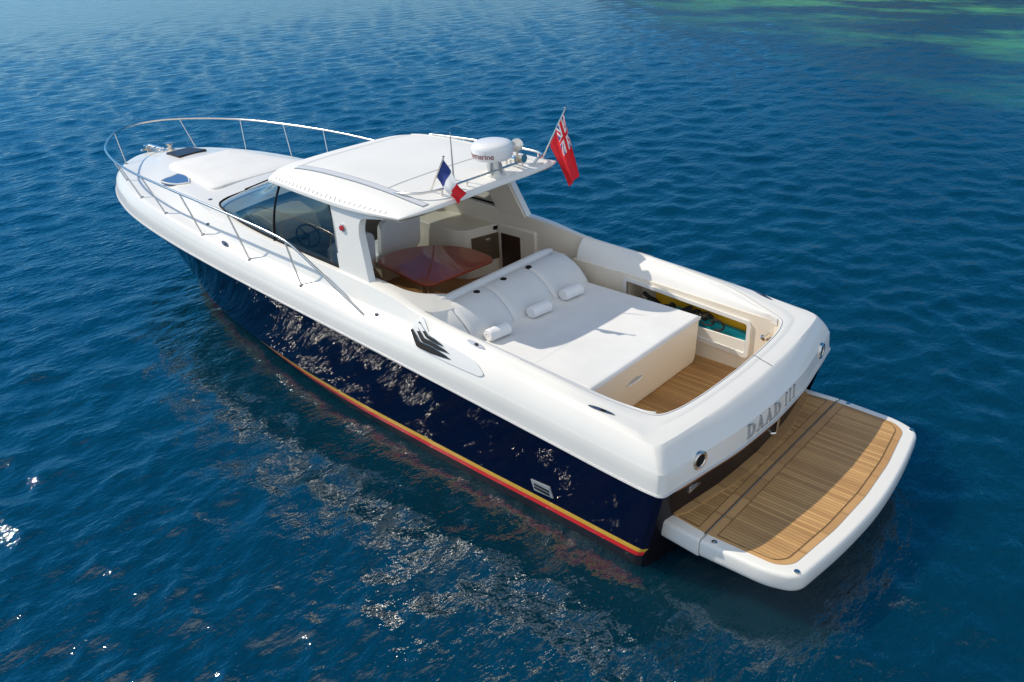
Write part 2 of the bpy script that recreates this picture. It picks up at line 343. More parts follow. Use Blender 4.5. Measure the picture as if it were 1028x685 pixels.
# knots: transom centre -> port quarter -> bow.  rub rail, gunwale crease, deck edge, side foot, side top, inner edge
K = [ # rub                 crease               E                    F                   T                    R
 [(-.20,0,1.13),     (-.185,0,1.345),    (.03,0,1.56),       (.10,0,1.570),      (.20,0,1.578),       (.30,0,1.585)],
 [(-.165,.70,1.13),   (-.15,.70,1.345),  (.05,.68,1.56),     (.12,.66,1.570),    (.22,.63,1.578),     (.32,.60,1.585)],
 [(-.08,1.30,1.13),  (-.065,1.295,1.345),(.10,1.24,1.56),    (.17,1.18,1.570),   (.26,1.10,1.578),    (.36,1.02,1.585)],
 [(-.005,1.76,1.13), (.01,1.745,1.345),   (.155,1.665,1.56),    (.21,1.54,1.570),   (.31,1.36,1.578),    (.41,1.22,1.585)],
 [(.02,1.90,1.13),   (.035,1.885,1.345),  (.18,1.765,1.56),   (.24,1.66,1.572),   (.34,1.48,1.580),    (.45,1.31,1.587)],
 [(.075,1.945,1.135), (.09,1.93,1.35),   (.225,1.815,1.563),   (.33,1.72,1.582),   (.41,1.56,1.588),    (.52,1.375,1.592)],
 [(.26,1.957,1.14),  (.27,1.945,1.36),   (.36,1.83,1.578),   (.44,1.765,1.603),  (.53,1.61,1.608),    (.64,1.42,1.605)],
 [(1.5,1.965,1.21),  (1.5,1.955,1.435),  (1.5,1.835,1.655),  (1.5,1.78,1.705),   (1.5,1.695,1.735),   (1.5,1.60,1.745)],
 [(2.7,1.98,1.29),   (2.7,1.965,1.505),  (2.7,1.84,1.70),    (2.7,1.785,1.765),  (2.7,1.70,1.82),     (2.7,1.625,1.84)],
 [(3.6,1.985,1.34),  (3.6,1.965,1.53),   (3.6,1.85,1.69),    (3.6,1.745,1.77),   (3.6,1.665,1.875),   (3.6,1.585,1.89)],
 [(4.5,1.985,1.385), (4.5,1.96,1.55),    (4.5,1.86,1.69),    (4.5,1.735,1.785),  (4.5,1.65,2.0),      (4.5,1.50,2.015)],
 [(6,1.98,1.45),     (6,1.955,1.61),     (6,1.86,1.755),     (6,1.73,1.85),      (6,1.63,2.055),      (6,1.47,2.075)],
 [(7.5,1.96,1.50),   (7.5,1.94,1.67),    (7.5,1.85,1.825),   (7.5,1.72,1.89),    (7.5,1.60,2.09),     (7.5,1.44,2.11)],
 [(9,1.91,1.55),     (9,1.89,1.73),      (9,1.80,1.89),      (9,1.66,1.935),     (8.9,1.47,2.135),    (8.7,1.25,2.16)],
 [(10.3,1.82,1.59),  (10.28,1.80,1.78),  (10.22,1.71,1.94),  (10.15,1.52,1.985), (10.0,1.24,2.16),    None],
 [(11.4,1.69,1.63),  (11.37,1.67,1.82),  (11.28,1.57,1.975), (11.15,1.33,2.02),  (10.95,1.02,2.165),  None],
 [(12.3,1.49,1.66),  (12.27,1.465,1.85), (12.15,1.365,1.995),(11.95,1.10,2.04),  (11.75,.80,2.16),    None],
 [(13.0,1.25,1.69),  (12.96,1.22,1.87),  (12.82,1.12,2.005), (12.58,.85,2.05),   (12.35,.58,2.15),    None],
 [(13.6,.93,1.71),   (13.55,.90,1.885),  (13.38,.82,2.01),   (13.08,.58,2.055),  (12.8,.36,2.14),     None],
 [(14.0,.58,1.73),   (13.94,.56,1.895),  (13.75,.50,2.01),   (13.4,.34,2.06),    (13.02,.20,2.135),   None],
 [(14.2,.27,1.74),   (14.13,.255,1.90),  (13.93,.23,2.01),   (13.54,.15,2.06),   (13.12,.085,2.13),   None],
 [(14.27,0,1.745),   (14.19,0,1.90),     (13.98,0,2.01),     (13.58,0,2.06),     (13.15,0,2.13),      None]]
rub_k = np.array([k[0] for k in K])
S_k = np.r_[0, np.cumsum(np.linalg.norm(np.diff(rub_k, axis=0), axis=1))]
NS = 170
S_q = np.unique(np.r_[np.linspace(0, S_k[3], 16), np.linspace(S_k[3], S_k[6], 34), np.linspace(S_k[6], S_k[13], 90), np.linspace(S_k[13], S_k[-1], 60)])
def rail(j, q=None, upto=None):
    q = S_q if q is None else q
    n = len(K) if upto is None else upto
    P = np.array([K[i][j] for i in range(n)], float)
    return np.stack([pchip(S_k[:n], P[:, c], q) for c in range(3)], 1)
def both(a):            # port half (transom centre -> bow) joined to its mirror: a closed loop
    return np.concatenate([a, mirror(a)[::-1][1:-1]])
def lerp(a, b, t): return a*(1-t)+b*t
rub, cre, E_, F_, T_ = [rail(j) for j in range(5)]
def bulge(a, b, t, out):                       # rounded turn between two rails, pushed outwards and up
    p = lerp(a, b, t); d = (a-b); d[:, 2] = 0; L = np.linalg.norm(d, axis=1)[:, None]+1e-9
    return p + d/L*out*np.minimum(1, L/.05) + np.array([0, 0, out*.6])
# white topsides and deck
prof = [rub+[0, 0, -.03], rub, lerp(rub, cre, .5), lerp(rub, cre, .97)]
prof += [lerp(cre, E_, .05)+[0,0,-.004]]
prof += [bulge(cre, E_, t, .012*math.sin(math.pi*t)) for t in (.2, .4, .6, .78, .92)]
prof += [lerp(E_, F_, t) for t in (.06, .25, .5, .8, .95)]
prof += [lerp(F_, T_, t) for t in (.06, .2, .5, .8, .93)]
mb = MB(); mb.loft([both(p) for p in prof], closed=True)
qR = S_q[S_q <= S_k[13]+1e-6]; nR = len(qR)
R_ = rail(5, qR, 14)
tops = [T_[:nR], lerp(T_[:nR], R_, .08)+[0,0,.004], lerp(T_[:nR], R_, .5)+[0,0,.008], lerp(T_[:nR], R_, .9)+[0,0,.004], R_, R_+[0,0,-.03]]
inn = np.zeros_like(R_); inn[:, 1] = -np.sign(R_[:, 1])*.012
for sgn in (1, -1):
    rr = [lerp(F_, T_, .93)[:nR]]+tops
    mb.loft([p if sgn > 0 else mirror(p) for p in rr])
# foredeck from the side top in to the centre line
fore = np.arange(nR-6, len(S_q))
rows = []
for i in fore:
    p = lerp(F_, T_, .93)[i]; row = []
    for v in np.linspace(1, -1, 25):
        crown = .10*min(1, abs(p[1])/.5)
        row.append((p[0]+ (.0), p[1]*v, p[2]+crown*(1-abs(v)**2.2)))
    rows.append(row)
mb.loft(rows)
deck = mb.build('deck', GEL, Y, smooth=28)
from mathutils.bvhtree import BVHTree
_dm = deck.data; BVH = BVHTree.FromPolygons([v.co[:] for v in _dm.vertices], [p.vertices[:] for p in _dm.polygons])
def drape(x, y, h=0.):
    l, n, i, d = BVH.ray_cast(Vector((x, y, 5)), Vector((0, 0, -1)))
    if n.z < 0: n = -n
    return tuple(l+n*h)
# toe line / rub rail
mb = MB(); a = rub.copy(); d = rub-cre; d[:, 2] = 0
out = np.stack([np.gradient(rub[:, 1]), -np.gradient(rub[:, 0])], 1); out /= np.linalg.norm(out, axis=1)[:, None]+1e-9
loop = both(rub+[0, 0, -.028]);
ctr = loop[:, :2].mean(0)
tang = np.roll(loop, -1, 0)-np.roll(loop, 1, 0); nrm = np.stack([tang[:, 1], -tang[:, 0]], 1); nrm /= np.linalg.norm(nrm, axis=1)[:, None]
if (nrm*(loop[:, :2]-ctr)).sum() < 0: nrm = -nrm
def offs(l, o, dz): q = l.copy(); q[:, :2] += nrm*o; q[:, 2] += dz; return q
mb.loft([offs(loop, -.02, .012), offs(loop, .012, .012), offs(loop, .022, .0), offs(loop, .012, -.014), offs(loop, -.02, -.014)], closed=True)
mb.build('rub_rail', PVC, Y, smooth=40)

# hull (navy) with boot stripes: side rails from the quarter to the stem
HK = [ # s-knot, stripe top, stripe mid, stripe bottom, below water
 (S_k[4],  (.20,1.845,.29), (.24,1.84,.22), (.27,1.835,.15), (.35,1.78,-.35)),
 (S_k[5],  (.26,1.90,.29),  (.30,1.89,.22), (.33,1.88,.15),  (.42,1.80,-.35)),
 (S_k[6],  (.42,1.905,.29), (.46,1.895,.22),(.49,1.885,.15), (.6,1.80,-.35)),
 (S_k[7],  (1.55,1.91,.29), (1.57,1.90,.22),(1.6,1.89,.15),  (1.7,1.78,-.35)),
 (S_k[8],  (2.7,1.92,.29),  (2.7,1.91,.22), (2.7,1.90,.15),  (2.7,1.78,-.35)),
 (S_k[10], (4.4,1.92,.29),  (4.4,1.91,.22), (4.4,1.895,.15), (4.3,1.72,-.35)),
 (S_k[11], (5.85,1.88,.285),(5.82,1.865,.22),(5.8,1.845,.155),(5.6,1.6,-.35)),
 (S_k[12], (7.2,1.77,.275), (7.15,1.745,.215),(7.1,1.72,.155),(6.8,1.42,-.35)),
 (S_k[13], (8.55,1.59,.26), (8.45,1.555,.21),(8.35,1.52,.155),(7.9,1.1,-.35)),
 (S_k[14], (9.65,1.375,.245),(9.5,1.34,.20),(9.35,1.30,.155),(8.8,.85,-.35)),
 (S_k[15], (10.55,1.13,.23),(10.35,1.09,.19),(10.2,1.05,.155),(9.6,.6,-.35)),
 (S_k[16], (11.25,.87,.22),(11.05,.83,.18),(10.85,.79,.15),(10.2,.4,-.35)),
 (S_k[17], (11.8,.62,.21),(11.58,.58,.18),(11.38,.55,.15),(10.7,.26,-.35)),
 (S_k[18], (12.25,.39,.20),(12.0,.36,.17),(11.8,.33,.15),(11.1,.15,-.35)),
 (S_k[19], (12.52,.22,.20),(12.3,.2,.17),(12.08,.18,.15),(11.4,.08,-.35)),
 (S_k[20], (12.66,.10,.20),(12.44,.09,.17),(12.22,.08,.15),(11.55,.04,-.35)),
 (S_k[21], (12.72,0,.20),(12.5,0,.17),(12.28,0,.15),(11.6,0,-.35))]
hs = [h[0] for h in HK]; qh = S_q[(S_q >= S_k[4]-1e-6)]
def hrail(j): P = np.array([h[j] for h in HK], float); return np.stack([pchip(hs, P[:, c], qh) for c in range(3)], 1)
h1, h2, h3, h4 = hrail(1), hrail(2), hrail(3), hrail(4); hr = rub[S_q >= S_k[4]-1e-6]+[0, 0, -.03]
side = lambda p: np.concatenate([p, mirror(p)[::-1][1:]])
mb = MB(); fl = lambda t: lerp(hr, h1, t)+np.array([0, 0, 0])*t
def flare(t):
    p = lerp(hr, h1, t); k = (np.linspace(0, 1, len(p))**3)[:, None]*.10*math.sin(math.pi*t)
    q = p.copy(); q[:, 1] *= 1-k[:, 0]*1.6; return q
mb.loft([side(flare(t)) for t in np.linspace(0, 1, 12)])
mb.loft([side(h3), side(lerp(h3, h4, .5)), side(h4)], mi=1)
# transom below the rub rail
yy = np.linspace(-1, 1, 31)
def trow(z):
    t = (1.10-z)/.95
    w = lerp(np.array([1.86]), np.array([1.835]), t)[0]
    return [(float(pchip([0, .7, 1.3, 1.75, 1.87], [-.20, -.165, -.08, -.005, .06], abs(v)*w))+.035+.13*min(1, (1.11-z)/.5)+.12*max(0, .6-z), v*w, z) for v in yy]
mb.loft([trow(z) for z in (1.11, .9, .6, .3, .0, -.35)], mi=2)
hull = mb.build('hull', [NAVY, ANTI, DARKT], Y, smooth=40)
for nm, a, b_, mm in (('yellow_stripe', h1, h2, YEL), ('red_stripe', h2, h3, RED)):
    q = MB(); q.loft([side(a), side(lerp(a, b_, .5)), side(b_)]); q.build(nm, mm, hull, smooth=40)
q = MB(); q.tube([(trow(1.09)[i][0]-.045, v*1.84, 1.082) for i, v in enumerate(yy)], .013, 6); q.build('transom_trim', TRIM, hull)
# chrome hull vent and dark-transom vent
q = MB(); q.prism([(1.42, .38), (1.70, .36), (1.74, .50), (1.46, .52)], lambda p: (p[0], 1.905+.06*(p[1]-.4), p[1]), lambda p: (p[0], 1.930+.06*(p[1]-.4), p[1])); hv = q.build('hull_vent', SATIN, hull)
for dz in (.0, .045): 
    q = MB(); q.box((1.47, 1.925, .40+dz), (1.69, 1.9385, .425+dz)); q.build('vent_slot', RUB, hv)
q = MB()
for dz in (0, .035): q.box((.005, 1.14, .855+dz), (.03, 1.40, .875+dz))
q.box((.012, 1.12, .84), (.06, 1.42, .93)); q.build('transom_vent', STEEL, hull, bevel=.004)

# ---- cockpit and saloon liners
L_y = 1.40
mb = MB()
pr = []
for i in range(nR):
    x, y, z = R_[i]
    pr.append((x, y, z))
pr = np.array(pr)
aft = pr[:, 0] < .55                              # the aft wall and its corners
a = pr[aft]
def mir(p): return np.concatenate([mirror(p)[::-1], p[1:]])
a0 = a+[0, 0, -.03]; a1 = a.copy(); a1[:, 2] = .70
mb.loft([mir(a0), mir(lerp(a0, a1, .5)), mir(a1)])
mb.build('cockpit_liner', CREAM, Y, smooth=40)
fwd = pr[:, 0] >= 3.58
for sgn in (1, -1):                               # saloon side walls
    b0 = pr[fwd]+[0, 0, -.03]; b1 = b0.copy(); b1[:, 2] = .93; b1[:, 1] = np.minimum(b1[:, 1], 1.6)
    rr = [b0, lerp(b0, b1, .5), b1]
    mb = MB(); mb.loft([p if sgn > 0 else mirror(p) for p in rr]); mb.build('saloon_wall', CREAM, Y, smooth=40)
# sloping padded coaming from ridge to the cockpit wall
mid = (pr[:, 0] >= .5) & (pr[:, 0] <= 3.7)
for sgn in (1, -1):
    m0 = pr[mid]+[0, 0, -.012]; n0 = len(m0); t = np.linspace(0, 1, n0)
    lo = m0.copy(); lo[:, 1] = np.minimum(L_y, m0[:, 1]-.015); lo[:, 2] = np.interp(m0[:, 0], [.5, .9, 1.4, 3.7], [1.53, 1.50, 1.52, 1.60])
    rows = [m0]
    for k in (.12, .3, .5, .7, .85, .95, 1.0):
        p = lerp(m0, lo, k); s_ = math.sin(math.pi*k)*.05
        p[:, 2] += s_; p[:, 1] -= s_*.3; rows.append(p)
    e = lo.copy(); e[:, 2] -= .03; e[:, 1] += .0; rows.append(e); e2 = e.copy(); e2[:, 1] += .1; rows.append(e2)
    rows = [p if sgn > 0 else mirror(p) for p in rows]
    q = MB(); q.loft(rows)
    for end in (0, -1): q.add([p[end] for p in rows], [tuple(range(len(rows)))])
    q.build('coaming_bolster', VINYLW, Y, smooth=45)
# cockpit side walls; starboard one has a long open locker
q = MB(); q.box((.45, 1.39, .70), (3.75, 1.45, 1.58)); q.build('cockpit_side_wall', CREAM, Y)
wy0, wy1 = -1.45, -1.39
nx0, nx1, nz0, nz1 = .90, 2.78, 1.07, 1.45
q = MB()
q.box((.45, wy0, .70), (3.75, wy1, nz0)); q.box((.45, wy0, nz0), (nx0, wy1, 1.54)); q.box((nx1, wy0, nz0), (3.75, wy1, 1.60))
q.prism([(nx0, nz1-.06), (nx1, nz1+.06), (nx1, 1.60), (nx0, 1.54)], lambda p: (p[0], wy0, p[1]), lambda p: (p[0], wy1, p[1]))
q.box((nx0-.02, -1.80, .80), (nx1+.02, -1.78, 1.56)); q.box((nx0-.02, -1.80, .80), (nx1+.02, wy0, .82))
q.box((nx0-.04, -1.80, .80), (nx0, wy0, 1.5)); q.box((nx1, -1.80, .80), (nx1+.04, wy0, 1.56))
wall = q.build('locker_wall', CREAM, Y)
q = MB()
fr = arcpoly([(nx0, nz0-.10), (nx1, nz0-.02), (nx1, nz1+.06), (nx0, nz1-.06)], .04)
fo = arcpoly([(nx0-.05, nz0-.17), (nx1+.05, nz0-.08), (nx1+.05, nz1+.11), (nx0-.05, nz1-.01)], .07)
r0 = [(p[0], wy1+.002, p[1]) for p in fo]; r1 = [(p[0], wy1+.028, p[1]) for p in fo]; r2 = [(p[0], wy1+.028, p[1]) for p in fr]; r3 = [(p[0], wy1-.02, p[1]) for p in fr]
q.loft([r0, r1, r2, r3], closed=True); q.build('locker_frame', VINYLW, wall, smooth=30)
q = MB(); q.box((nx0+.01, wy1-.01, nz0-.13), (nx1-.01, wy1+.012, nz0+.07)); q.build('locker_flap', GEL, wall, bevel=.01)
# soles
q = MB(); q.box((.30, -1.42, .66), (3.8, 1.42, .70)); q.build('cockpit_sole', TEAKC, Y)
q = MB(); q.box((3.78, -1.62, .90), (9.0, 1.62, .95)); q.build('saloon_sole', WOODF, Y)

# ---- sunpad
q = MB()
q.prism([(1.50, .80), (1.53, .70), (3.74, .70), (3.74, 1.365), (1.475, 1.365)], lambda p: (p[0], -1.17, p[1]), lambda p: (p[0], 1.17, p[1]))
pad = q.build('sunpad_base', CREAM, Y, bevel=.02)
q = MB(); nx_, ny_ = 40, 46
def padz(x, y):
    ex = min(1, (x-1.465)/.03) ; ey = min(1, (1.185-abs(y))/.03)
    z = 1.425 - .03*(1-max(0, ex))**2 - .03*(1-max(0, ey))**2
    return z + .006*math.sin(3.1*x+1.7*y)*math.sin(2.3*y)
xs = np.r_[1.465, 1.47, 1.48, 1.495, np.linspace(1.53, 3.40, 34)]; ys = np.r_[-1.185, -1.18, -1.17, -1.155, np.linspace(-1.12, 1.12, 40), 1.155, 1.17, 1.18, 1.185]
q.loft([[(x, y, padz(x, y)) for y in ys] for x in xs])
rim = [(x, ys[0]) for x in xs]+[(xs[-1], y) for y in ys[1:]]+[(x, ys[-1]) for x in xs[::-1][1:]]+[(xs[0], y) for y in ys[::-1][1:-1]]
q.loft([[(x, y, padz(x, y)) for x, y in rim], [(x, y, 1.368) for x, y in rim]], closed=True)
cush = q.build('sunpad_cushion', CANVAS, pad, smooth=50)
q = MB(); q.tube([(x, y, 1.397) for x, y in rim[:]]+[(rim[0][0], rim[0][1], 1.397)], .006, 5); q.build('piping', VINYL, cush)
for xq in (2.35,):
    q = MB(); q.tube([(xq, y, padz(xq, y)-.001) for y in np.linspace(-1.17, 1.17, 30)], .0035, 4); q.build('seam', VINYL, cush)
q = MB()                                           # crescent grip recess
cres = [(-.26+.52*t, .035*math.sin(math.pi*t)) for t in np.linspace(0, 1, 13)]+[(.26-.52*t, -.035*math.sin(math.pi*t)) for t in np.linspace(0, 1, 13)][1:-1]
q.prism(cres, lambda p: (1.478, .28+p[0]*.62, 1.12+p[1]), lambda p: (1.496, .28+p[0]*.62, 1.12+p[1])); q.build('grip_recess', SEAML, pad)
q = MB(); q.tube([(1.474, .28+.16*math.cos(t), 1.125+.03*math.sin(t)) for t in np.linspace(R(200), R(340), 9)], .011, 6); q.build('grip_lip', GEL, pad)
# backrest: bulkhead, long roll and three curved cushions
q = MB(); q.box((3.76, -1.25, .70), (4.02, 1.46, 1.72)); bk = q.build('backrest_bulkhead', GEL, Y, bevel=.03)
q = MB(); pth = [(3.965, y, 1.755+.0*y) for y in np.linspace(1.40, -1.15, 26)]
q.tube(pth, [.07*math.sin(math.pi*min(1, max(.12, (i+1)/3)) / 2) if i < 3 else (.07*math.sin(math.pi*max(.15, (26-i)/3)/2) if i > 22 else .075) for i in range(26)], 14); q.build('backrest_roll', VINYL, bk, smooth=60)
bp_ = [(3.28, 1.41), (3.29, 1.46), (3.34, 1.535), (3.43, 1.63), (3.54, 1.71), (3.66, 1.765), (3.77, 1.785), (3.86, 1.775), (3.91, 1.74), (3.92, 1.68)]
for (y0, y1) in ((1.16, .423), (.418, -.397), (-.402, -1.16)):
    q = MB(); rows = []
    for t in np.linspace(0, 1, 21):
        y = lerp(y0, y1, t); e = min(t, 1-t)*abs(y1-y0); ins = .014*max(0, 1-e/.03)**2
        k = 1-.0*t; end = 0
        if y < -.85: end = .10*((-.85-y)/.31)**2
        rows.append([(x+ins*1.0+.0, y, z-ins*.9-end*(z-1.41)*.6) for x, z in bp_])
    q.loft(rows); q.add(rows[0], [tuple(range(len(bp_)))]); q.add(rows[-1], [tuple(range(len(bp_)))])
    c = q.build('backrest_cushion', VINYL, bk, smooth=50)
for yb in (.60, .08, -.44):
    q = MB(); q.lathe([(.001, .012), (.03, .012), (.045, .004), (.046, -.02)], (3.785, yb, 1.786), 16); q.build('cup_ring', RUB, bk)

# ---- swim platform
def plat_outline(w, xa, rad, x0):
    return arcpoly([(x0, -w), (x0, w), (xa+.16, w-.035), (xa-.02, .6), (xa-.03, 0), (xa-.02, -.6), (xa+.16, -w+.035)], [.02, .02, rad, .05, .05, .05, rad], 10)
def slab(name, out_fn, zt, zb, m_, parent, inset=.05):
    o0 = out_fn(0); q = MB()
    c = np.mean(np.array(o0), 0)
    rows = []
    for ins, z in ((.04, zb), (.01, zb+.03), (0, zb+.07), (0, zt-.045), (.006, zt-.02), (.02, zt-.005), (.04, zt)):
        rows.append([(p[0], p[1], z) for p in out_fn(ins)])
    q.loft(rows, closed=True); n = len(rows[0]); q.f += [tuple(range(n)), tuple(range((len(rows)-1)*n, len(rows)*n))]; q.m += [0, 0]
    return q.build(name, m_, parent, smooth=50)
def aft_out(i): return arcpoly([(-.295-i*.3, -1.70+i), (-.295-i*.3, 1.70-i), (-1.0, 1.67-i), (-1.29+i, 1.56-i), (-1.40+i, .8), (-1.45+i, 0), (-1.40+i, -.8), (-1.29+i, -1.56+i), (-1.0, -1.67+i)], [.012, .012, .22, .26, .4, .4, .4, .26, .22], 8)
def fwd_out(i): return arcpoly([(-.285+i*.3, -1.70+i), (-.285+i*.3, 1.70-i), (.24, 1.665-i), (.30, 1.60-i), (.30, -1.60+i), (.24, -1.665+i)], [.012, .012, .05, .05, .05, .05], 5)
plat = slab('swim_platform', aft_out, .58, .355, GEL, Y)
slab('platform_step', fwd_out, .58, .335, GEL, plat)
def sheet(name, poly, z0, z1, m_, par): q = MB(); q.prism(poly, lambda p: (p[0], p[1], z0), lambda p: (p[0], p[1], z1)); return q.build(name, m_, par, smooth=0)
tk = arcpoly([(-.305, -1.57), (-.305, 1.57), (-1.02, 1.545), (-1.155, 1.43), (-1.25, .7), (-1.28, 0), (-1.25, -.7), (-1.155, -1.43), (-1.02, -1.545)], [.01, .01, .2, .2, .1, .1, .1, .2, .2], 8)
sheet('teak_border', tk, .575, .586, TEAKB, plat)
tk2 = arcpoly([(-.40, -1.535), (-.40, 1.535), (-.99, 1.50), (-1.08, 1.40), (-1.165, .7), (-1.195, 0), (-1.165, -.7), (-1.08, -1.40), (-.99, -1.50)], [.01, .01, .1, .1, .1, .1, .1, .1, .1], 8)
sheet('teak_planking', tk2, .580, .590, TEAK, plat)
sheet('teak_border', [(-.275, -1.57), (-.275, 1.57), (.15, 1.53), (.15, -1.53)], .575, .586, TEAKB, plat)
sheet('teak_planking', [(-.19, -1.54), (-.19, 1.54), (.08, 1.51), (.08, -1.51)], .580, .590, TEAK, plat)
lines = MB()                                       # caulk line round the margins
def strip(poly, w, z, closed=True):
    P = [Vector((p[0], p[1])) for p in poly]; n = len(P)
    for i in range(n if closed else n-1):
        a, b = P[i], P[(i+1) % n]
        if (b-a).length < 1e-4: continue
        d = (b-a).normalized(); nn = Vector((-d.y, d.x))*w/2
        lines.add([(*(a+nn), z), (*(b+nn), z), (*(b-nn), z), (*(a-nn), z)], [(0, 1, 2, 3)])
strip(tk2, .0055, .594); strip([(-.19, -1.54), (-.19, 1.54), (.08, 1.51), (.08, -1.51)], .0055, .594)
strip([(-.29, -1.6), (-.29, 1.6)], .014, .5945, False)
lines.build('caulk_lines', CAULK, plat, smooth=0)
q = MB(); fx = lambda v: trow(.6)[0][0] if 0 else float(np.interp(v, yy, [p[0] for p in trow(.6)]))
ed = [(fx(v), v*1.54/1.0) for v in yy]
q.loft([[(x-.13, y, .586) for x, y in ed], [(x-.13, y, .604) for x, y in ed], [(x-.02, y, .606) for x, y in ed], [(x+.03, y, .606) for x, y in ed]]); q.build('teak_step_edge', TEAKB, plat, smooth=30)
for px_, py_ in ((-.42, 1.63), (-1.22, 1.5), (-.42, -1.63), (-1.22, -1.52)):
    q = MB(); q.lathe([(.03, -.01), (.03, .006), (.02, .01), (.001, .01)], (px_, py_, .581), 14); q.build('platform_fitting', STEEL, plat)
q = MB(); q.box((.30, -1.2, .20), (.05, 1.2, .30)); q.build('platform_bracket', DARKT, plat)

# ---- transom lettering and fittings
def face_x(y, z):
    t = np.clip((z-1.13)/.215, 0, 1.4)
    return float(pchip([0, .7, 1.3, 1.7], [-.20, -.165, -.08, -.02], min(1.7, abs(y))))+.015*t
def strokes(ch):
    t = .24
    if ch == 'I': return [[(.5-t/2, 0), (.5+t/2, 0), (.5+t/2, 1), (.5-t/2, 1)], [(.18, 0), (.82, 0), (.82, .09), (.18, .09)], [(.18, .91), (.82, .91), (.82, 1), (.18, 1)]]
    if ch == 'A': return [[(.10, 0), (.24, 0), (.58, 1), (.47, 1)], [(.68, 0), (.95, 0), (.60, 1), (.45, 1)], [(.26, .28), (.75, .28), (.72, .38), (.29, .38)], [(0, 0), (.34, 0), (.34, .08), (0, .08)], [(.58, 0), (1.05, 0), (1.05, .08), (.58, .08)]]
    if ch == 'D':
        o = [[(.12, 0), (.12+t, 0), (.12+t, 1), (.12, 1)], [(0, 0), (.3, 0), (.3, .08), (0, .08)], [(0, .92), (.3, .92), (.3, 1), (0, 1)]]
        A = np.linspace(-90, 90, 13)
        for a, b in zip(A[:-1], A[1:]):
            f = lambda g, rx, ry: (.36+rx*math.cos(R(g)), .5+ry*math.sin(R(g)))
            o.append([f(a, .40, .42), f(a, .64, .5), f(b, .64, .5), f(b, .40, .42)])
        return o
    return []
txt = MB(); y0 = .61; hgt = .165; zb = 1.155
for word_ in (0, 1):
  txt = MB()
  for ch, w, gap in ((('D', .155, .035), ('A', .150, .03), ('A', .150, .03), ('D', .155, .12), ('I', .075, .03), ('I', .075, .03), ('I', .075, 0))[:4] if word_ == 0 else (('I', .075, .03), ('I', .075, .03), ('I', .075, 0))):
      for k, st in enumerate(strokes(ch)):
          pts = [(y0-p[0]*w, zb+p[1]*hgt) for p in st]
          e = .0008*k
          txt.prism(pts, lambda p: (face_x(*p)+.004, p[0], p[1]), lambda p: (face_x(*p)-.012-e, p[0], p[1]))
      y0 -= w+gap
  txt.build('name_lettering', SATIN, Y, smooth=0)
for sy_ in (1.38, -1.48):
    q = MB(); x = face_x(sy_, 1.3)
    ax = (-.97, .14*np.sign(sy_), 0)
    q.lathe([(.105, -.02), (.105, .012), (.095, .02), (.075, .016), (.066, .0)], (x, sy_, 1.27), 24, axis=ax); fit = q.build('hawse_ring', STEEL, Y)
    q = MB(); q.lathe([(.068, .0), (.066, .009), (.03, .013), (.001, .013)], (x, sy_, 1.27), 20, axis=ax); q.build('hawse_hole', RUB, fit)
# boarding step and rail on the dark transom
q = MB(); q.prism([(-.42, .86), (-.80, .93), (-.80, 1.00), (-.42, .95)], lambda p: (-.06, p[0], p[1]), lambda p: (-.03, p[0], p[1])); q.build('boarding_step', TRIM, Y, bevel=.005)
q = MB(); q.tube([(-.09, -.33, .70), (-.09, -.35, .96)], .018, 8); q.tube([(-.09, -.33, .70), (-.02, -.30, .68)], .022, 8); q.build('step_bracket', STEEL, Y)

# ---- windscreen, pillars and hardtop
roof_tab = np.array([ # x, half width, z edge, z shoulder, z centre
 (3.98, 1.47, 3.00, 3.03, 3.06), (4.3, 1.48, 2.985, 3.06, 3.10), (4.75, 1.485, 2.965, 3.11, 3.145), (5.4, 1.48, 2.955, 3.145, 3.18), (6.0, 1.455, 2.96, 3.155, 3.185), (6.5, 1.42, 2.96, 3.14, 3.165), (7.0, 1.35, 2.945, 3.075, 3.10), (7.45, 1.26, 2.885, 2.95, 2.98)])
def roof_z(x, v):
    w, ze, zt, zc = [float(pchip(roof_tab[:, 0], roof_tab[:, k], x)) for k in (1, 2, 3, 4)]
    return ze+(zt-ze)*(1-abs(v)**8)+(zc-zt)*(1-v*v), w
def roof_pt(u, v, dz=0):
    xa = 3.98+.16*abs(v)**9; xf = 7.42-.25*abs(v)**3
    x = lerp(xa, xf, u); z, w = roof_z(x, v); return (x, w*v, z+dz)
vs_ = np.sin(np.linspace(-1, 1, 41)*math.pi/2); us_ = np.linspace(0, 1, 40)
mb = MB(); mb.loft([[roof_pt(u, v) for v in vs_] for u in us_])
edge = [(u, -1) for u in us_]+[(1, v) for v in vs_[1:]]+[(u, 1) for u in us_[::-1][1:]]+[(0, v) for v in vs_[::-1][1:-1]]
def eo(d, dz):
    o = []
    for u, v in edge:
        x, y, z = roof_pt(u, v); dz_ = dz*(1 if dz > -.02 else 1-.6*max(0, 1-(x-3.98)/1.2)*abs(v)**3); o.append((x+(d*(-1 if u < .02 else (1 if u > .98 else 0))), y+d*np.sign(v)*(abs(v) > .97), z+dz_))
    return o
mb.loft([eo(0, 0), eo(.012, -.008), eo(.018, -.02), eo(.016, -.062), eo(.0, -.076), eo(-.03, -.08)], closed=True)
top = mb.build('hardtop', GELR, Y, smooth=40)
q = MB(); q.loft([[(lerp(x, 5.7, .01), y*.985, z-.078) for x, y, z in [roof_pt(u, v) for v in vs_]] for u in us_]); q.build('headliner', CREAM, top, smooth=40)
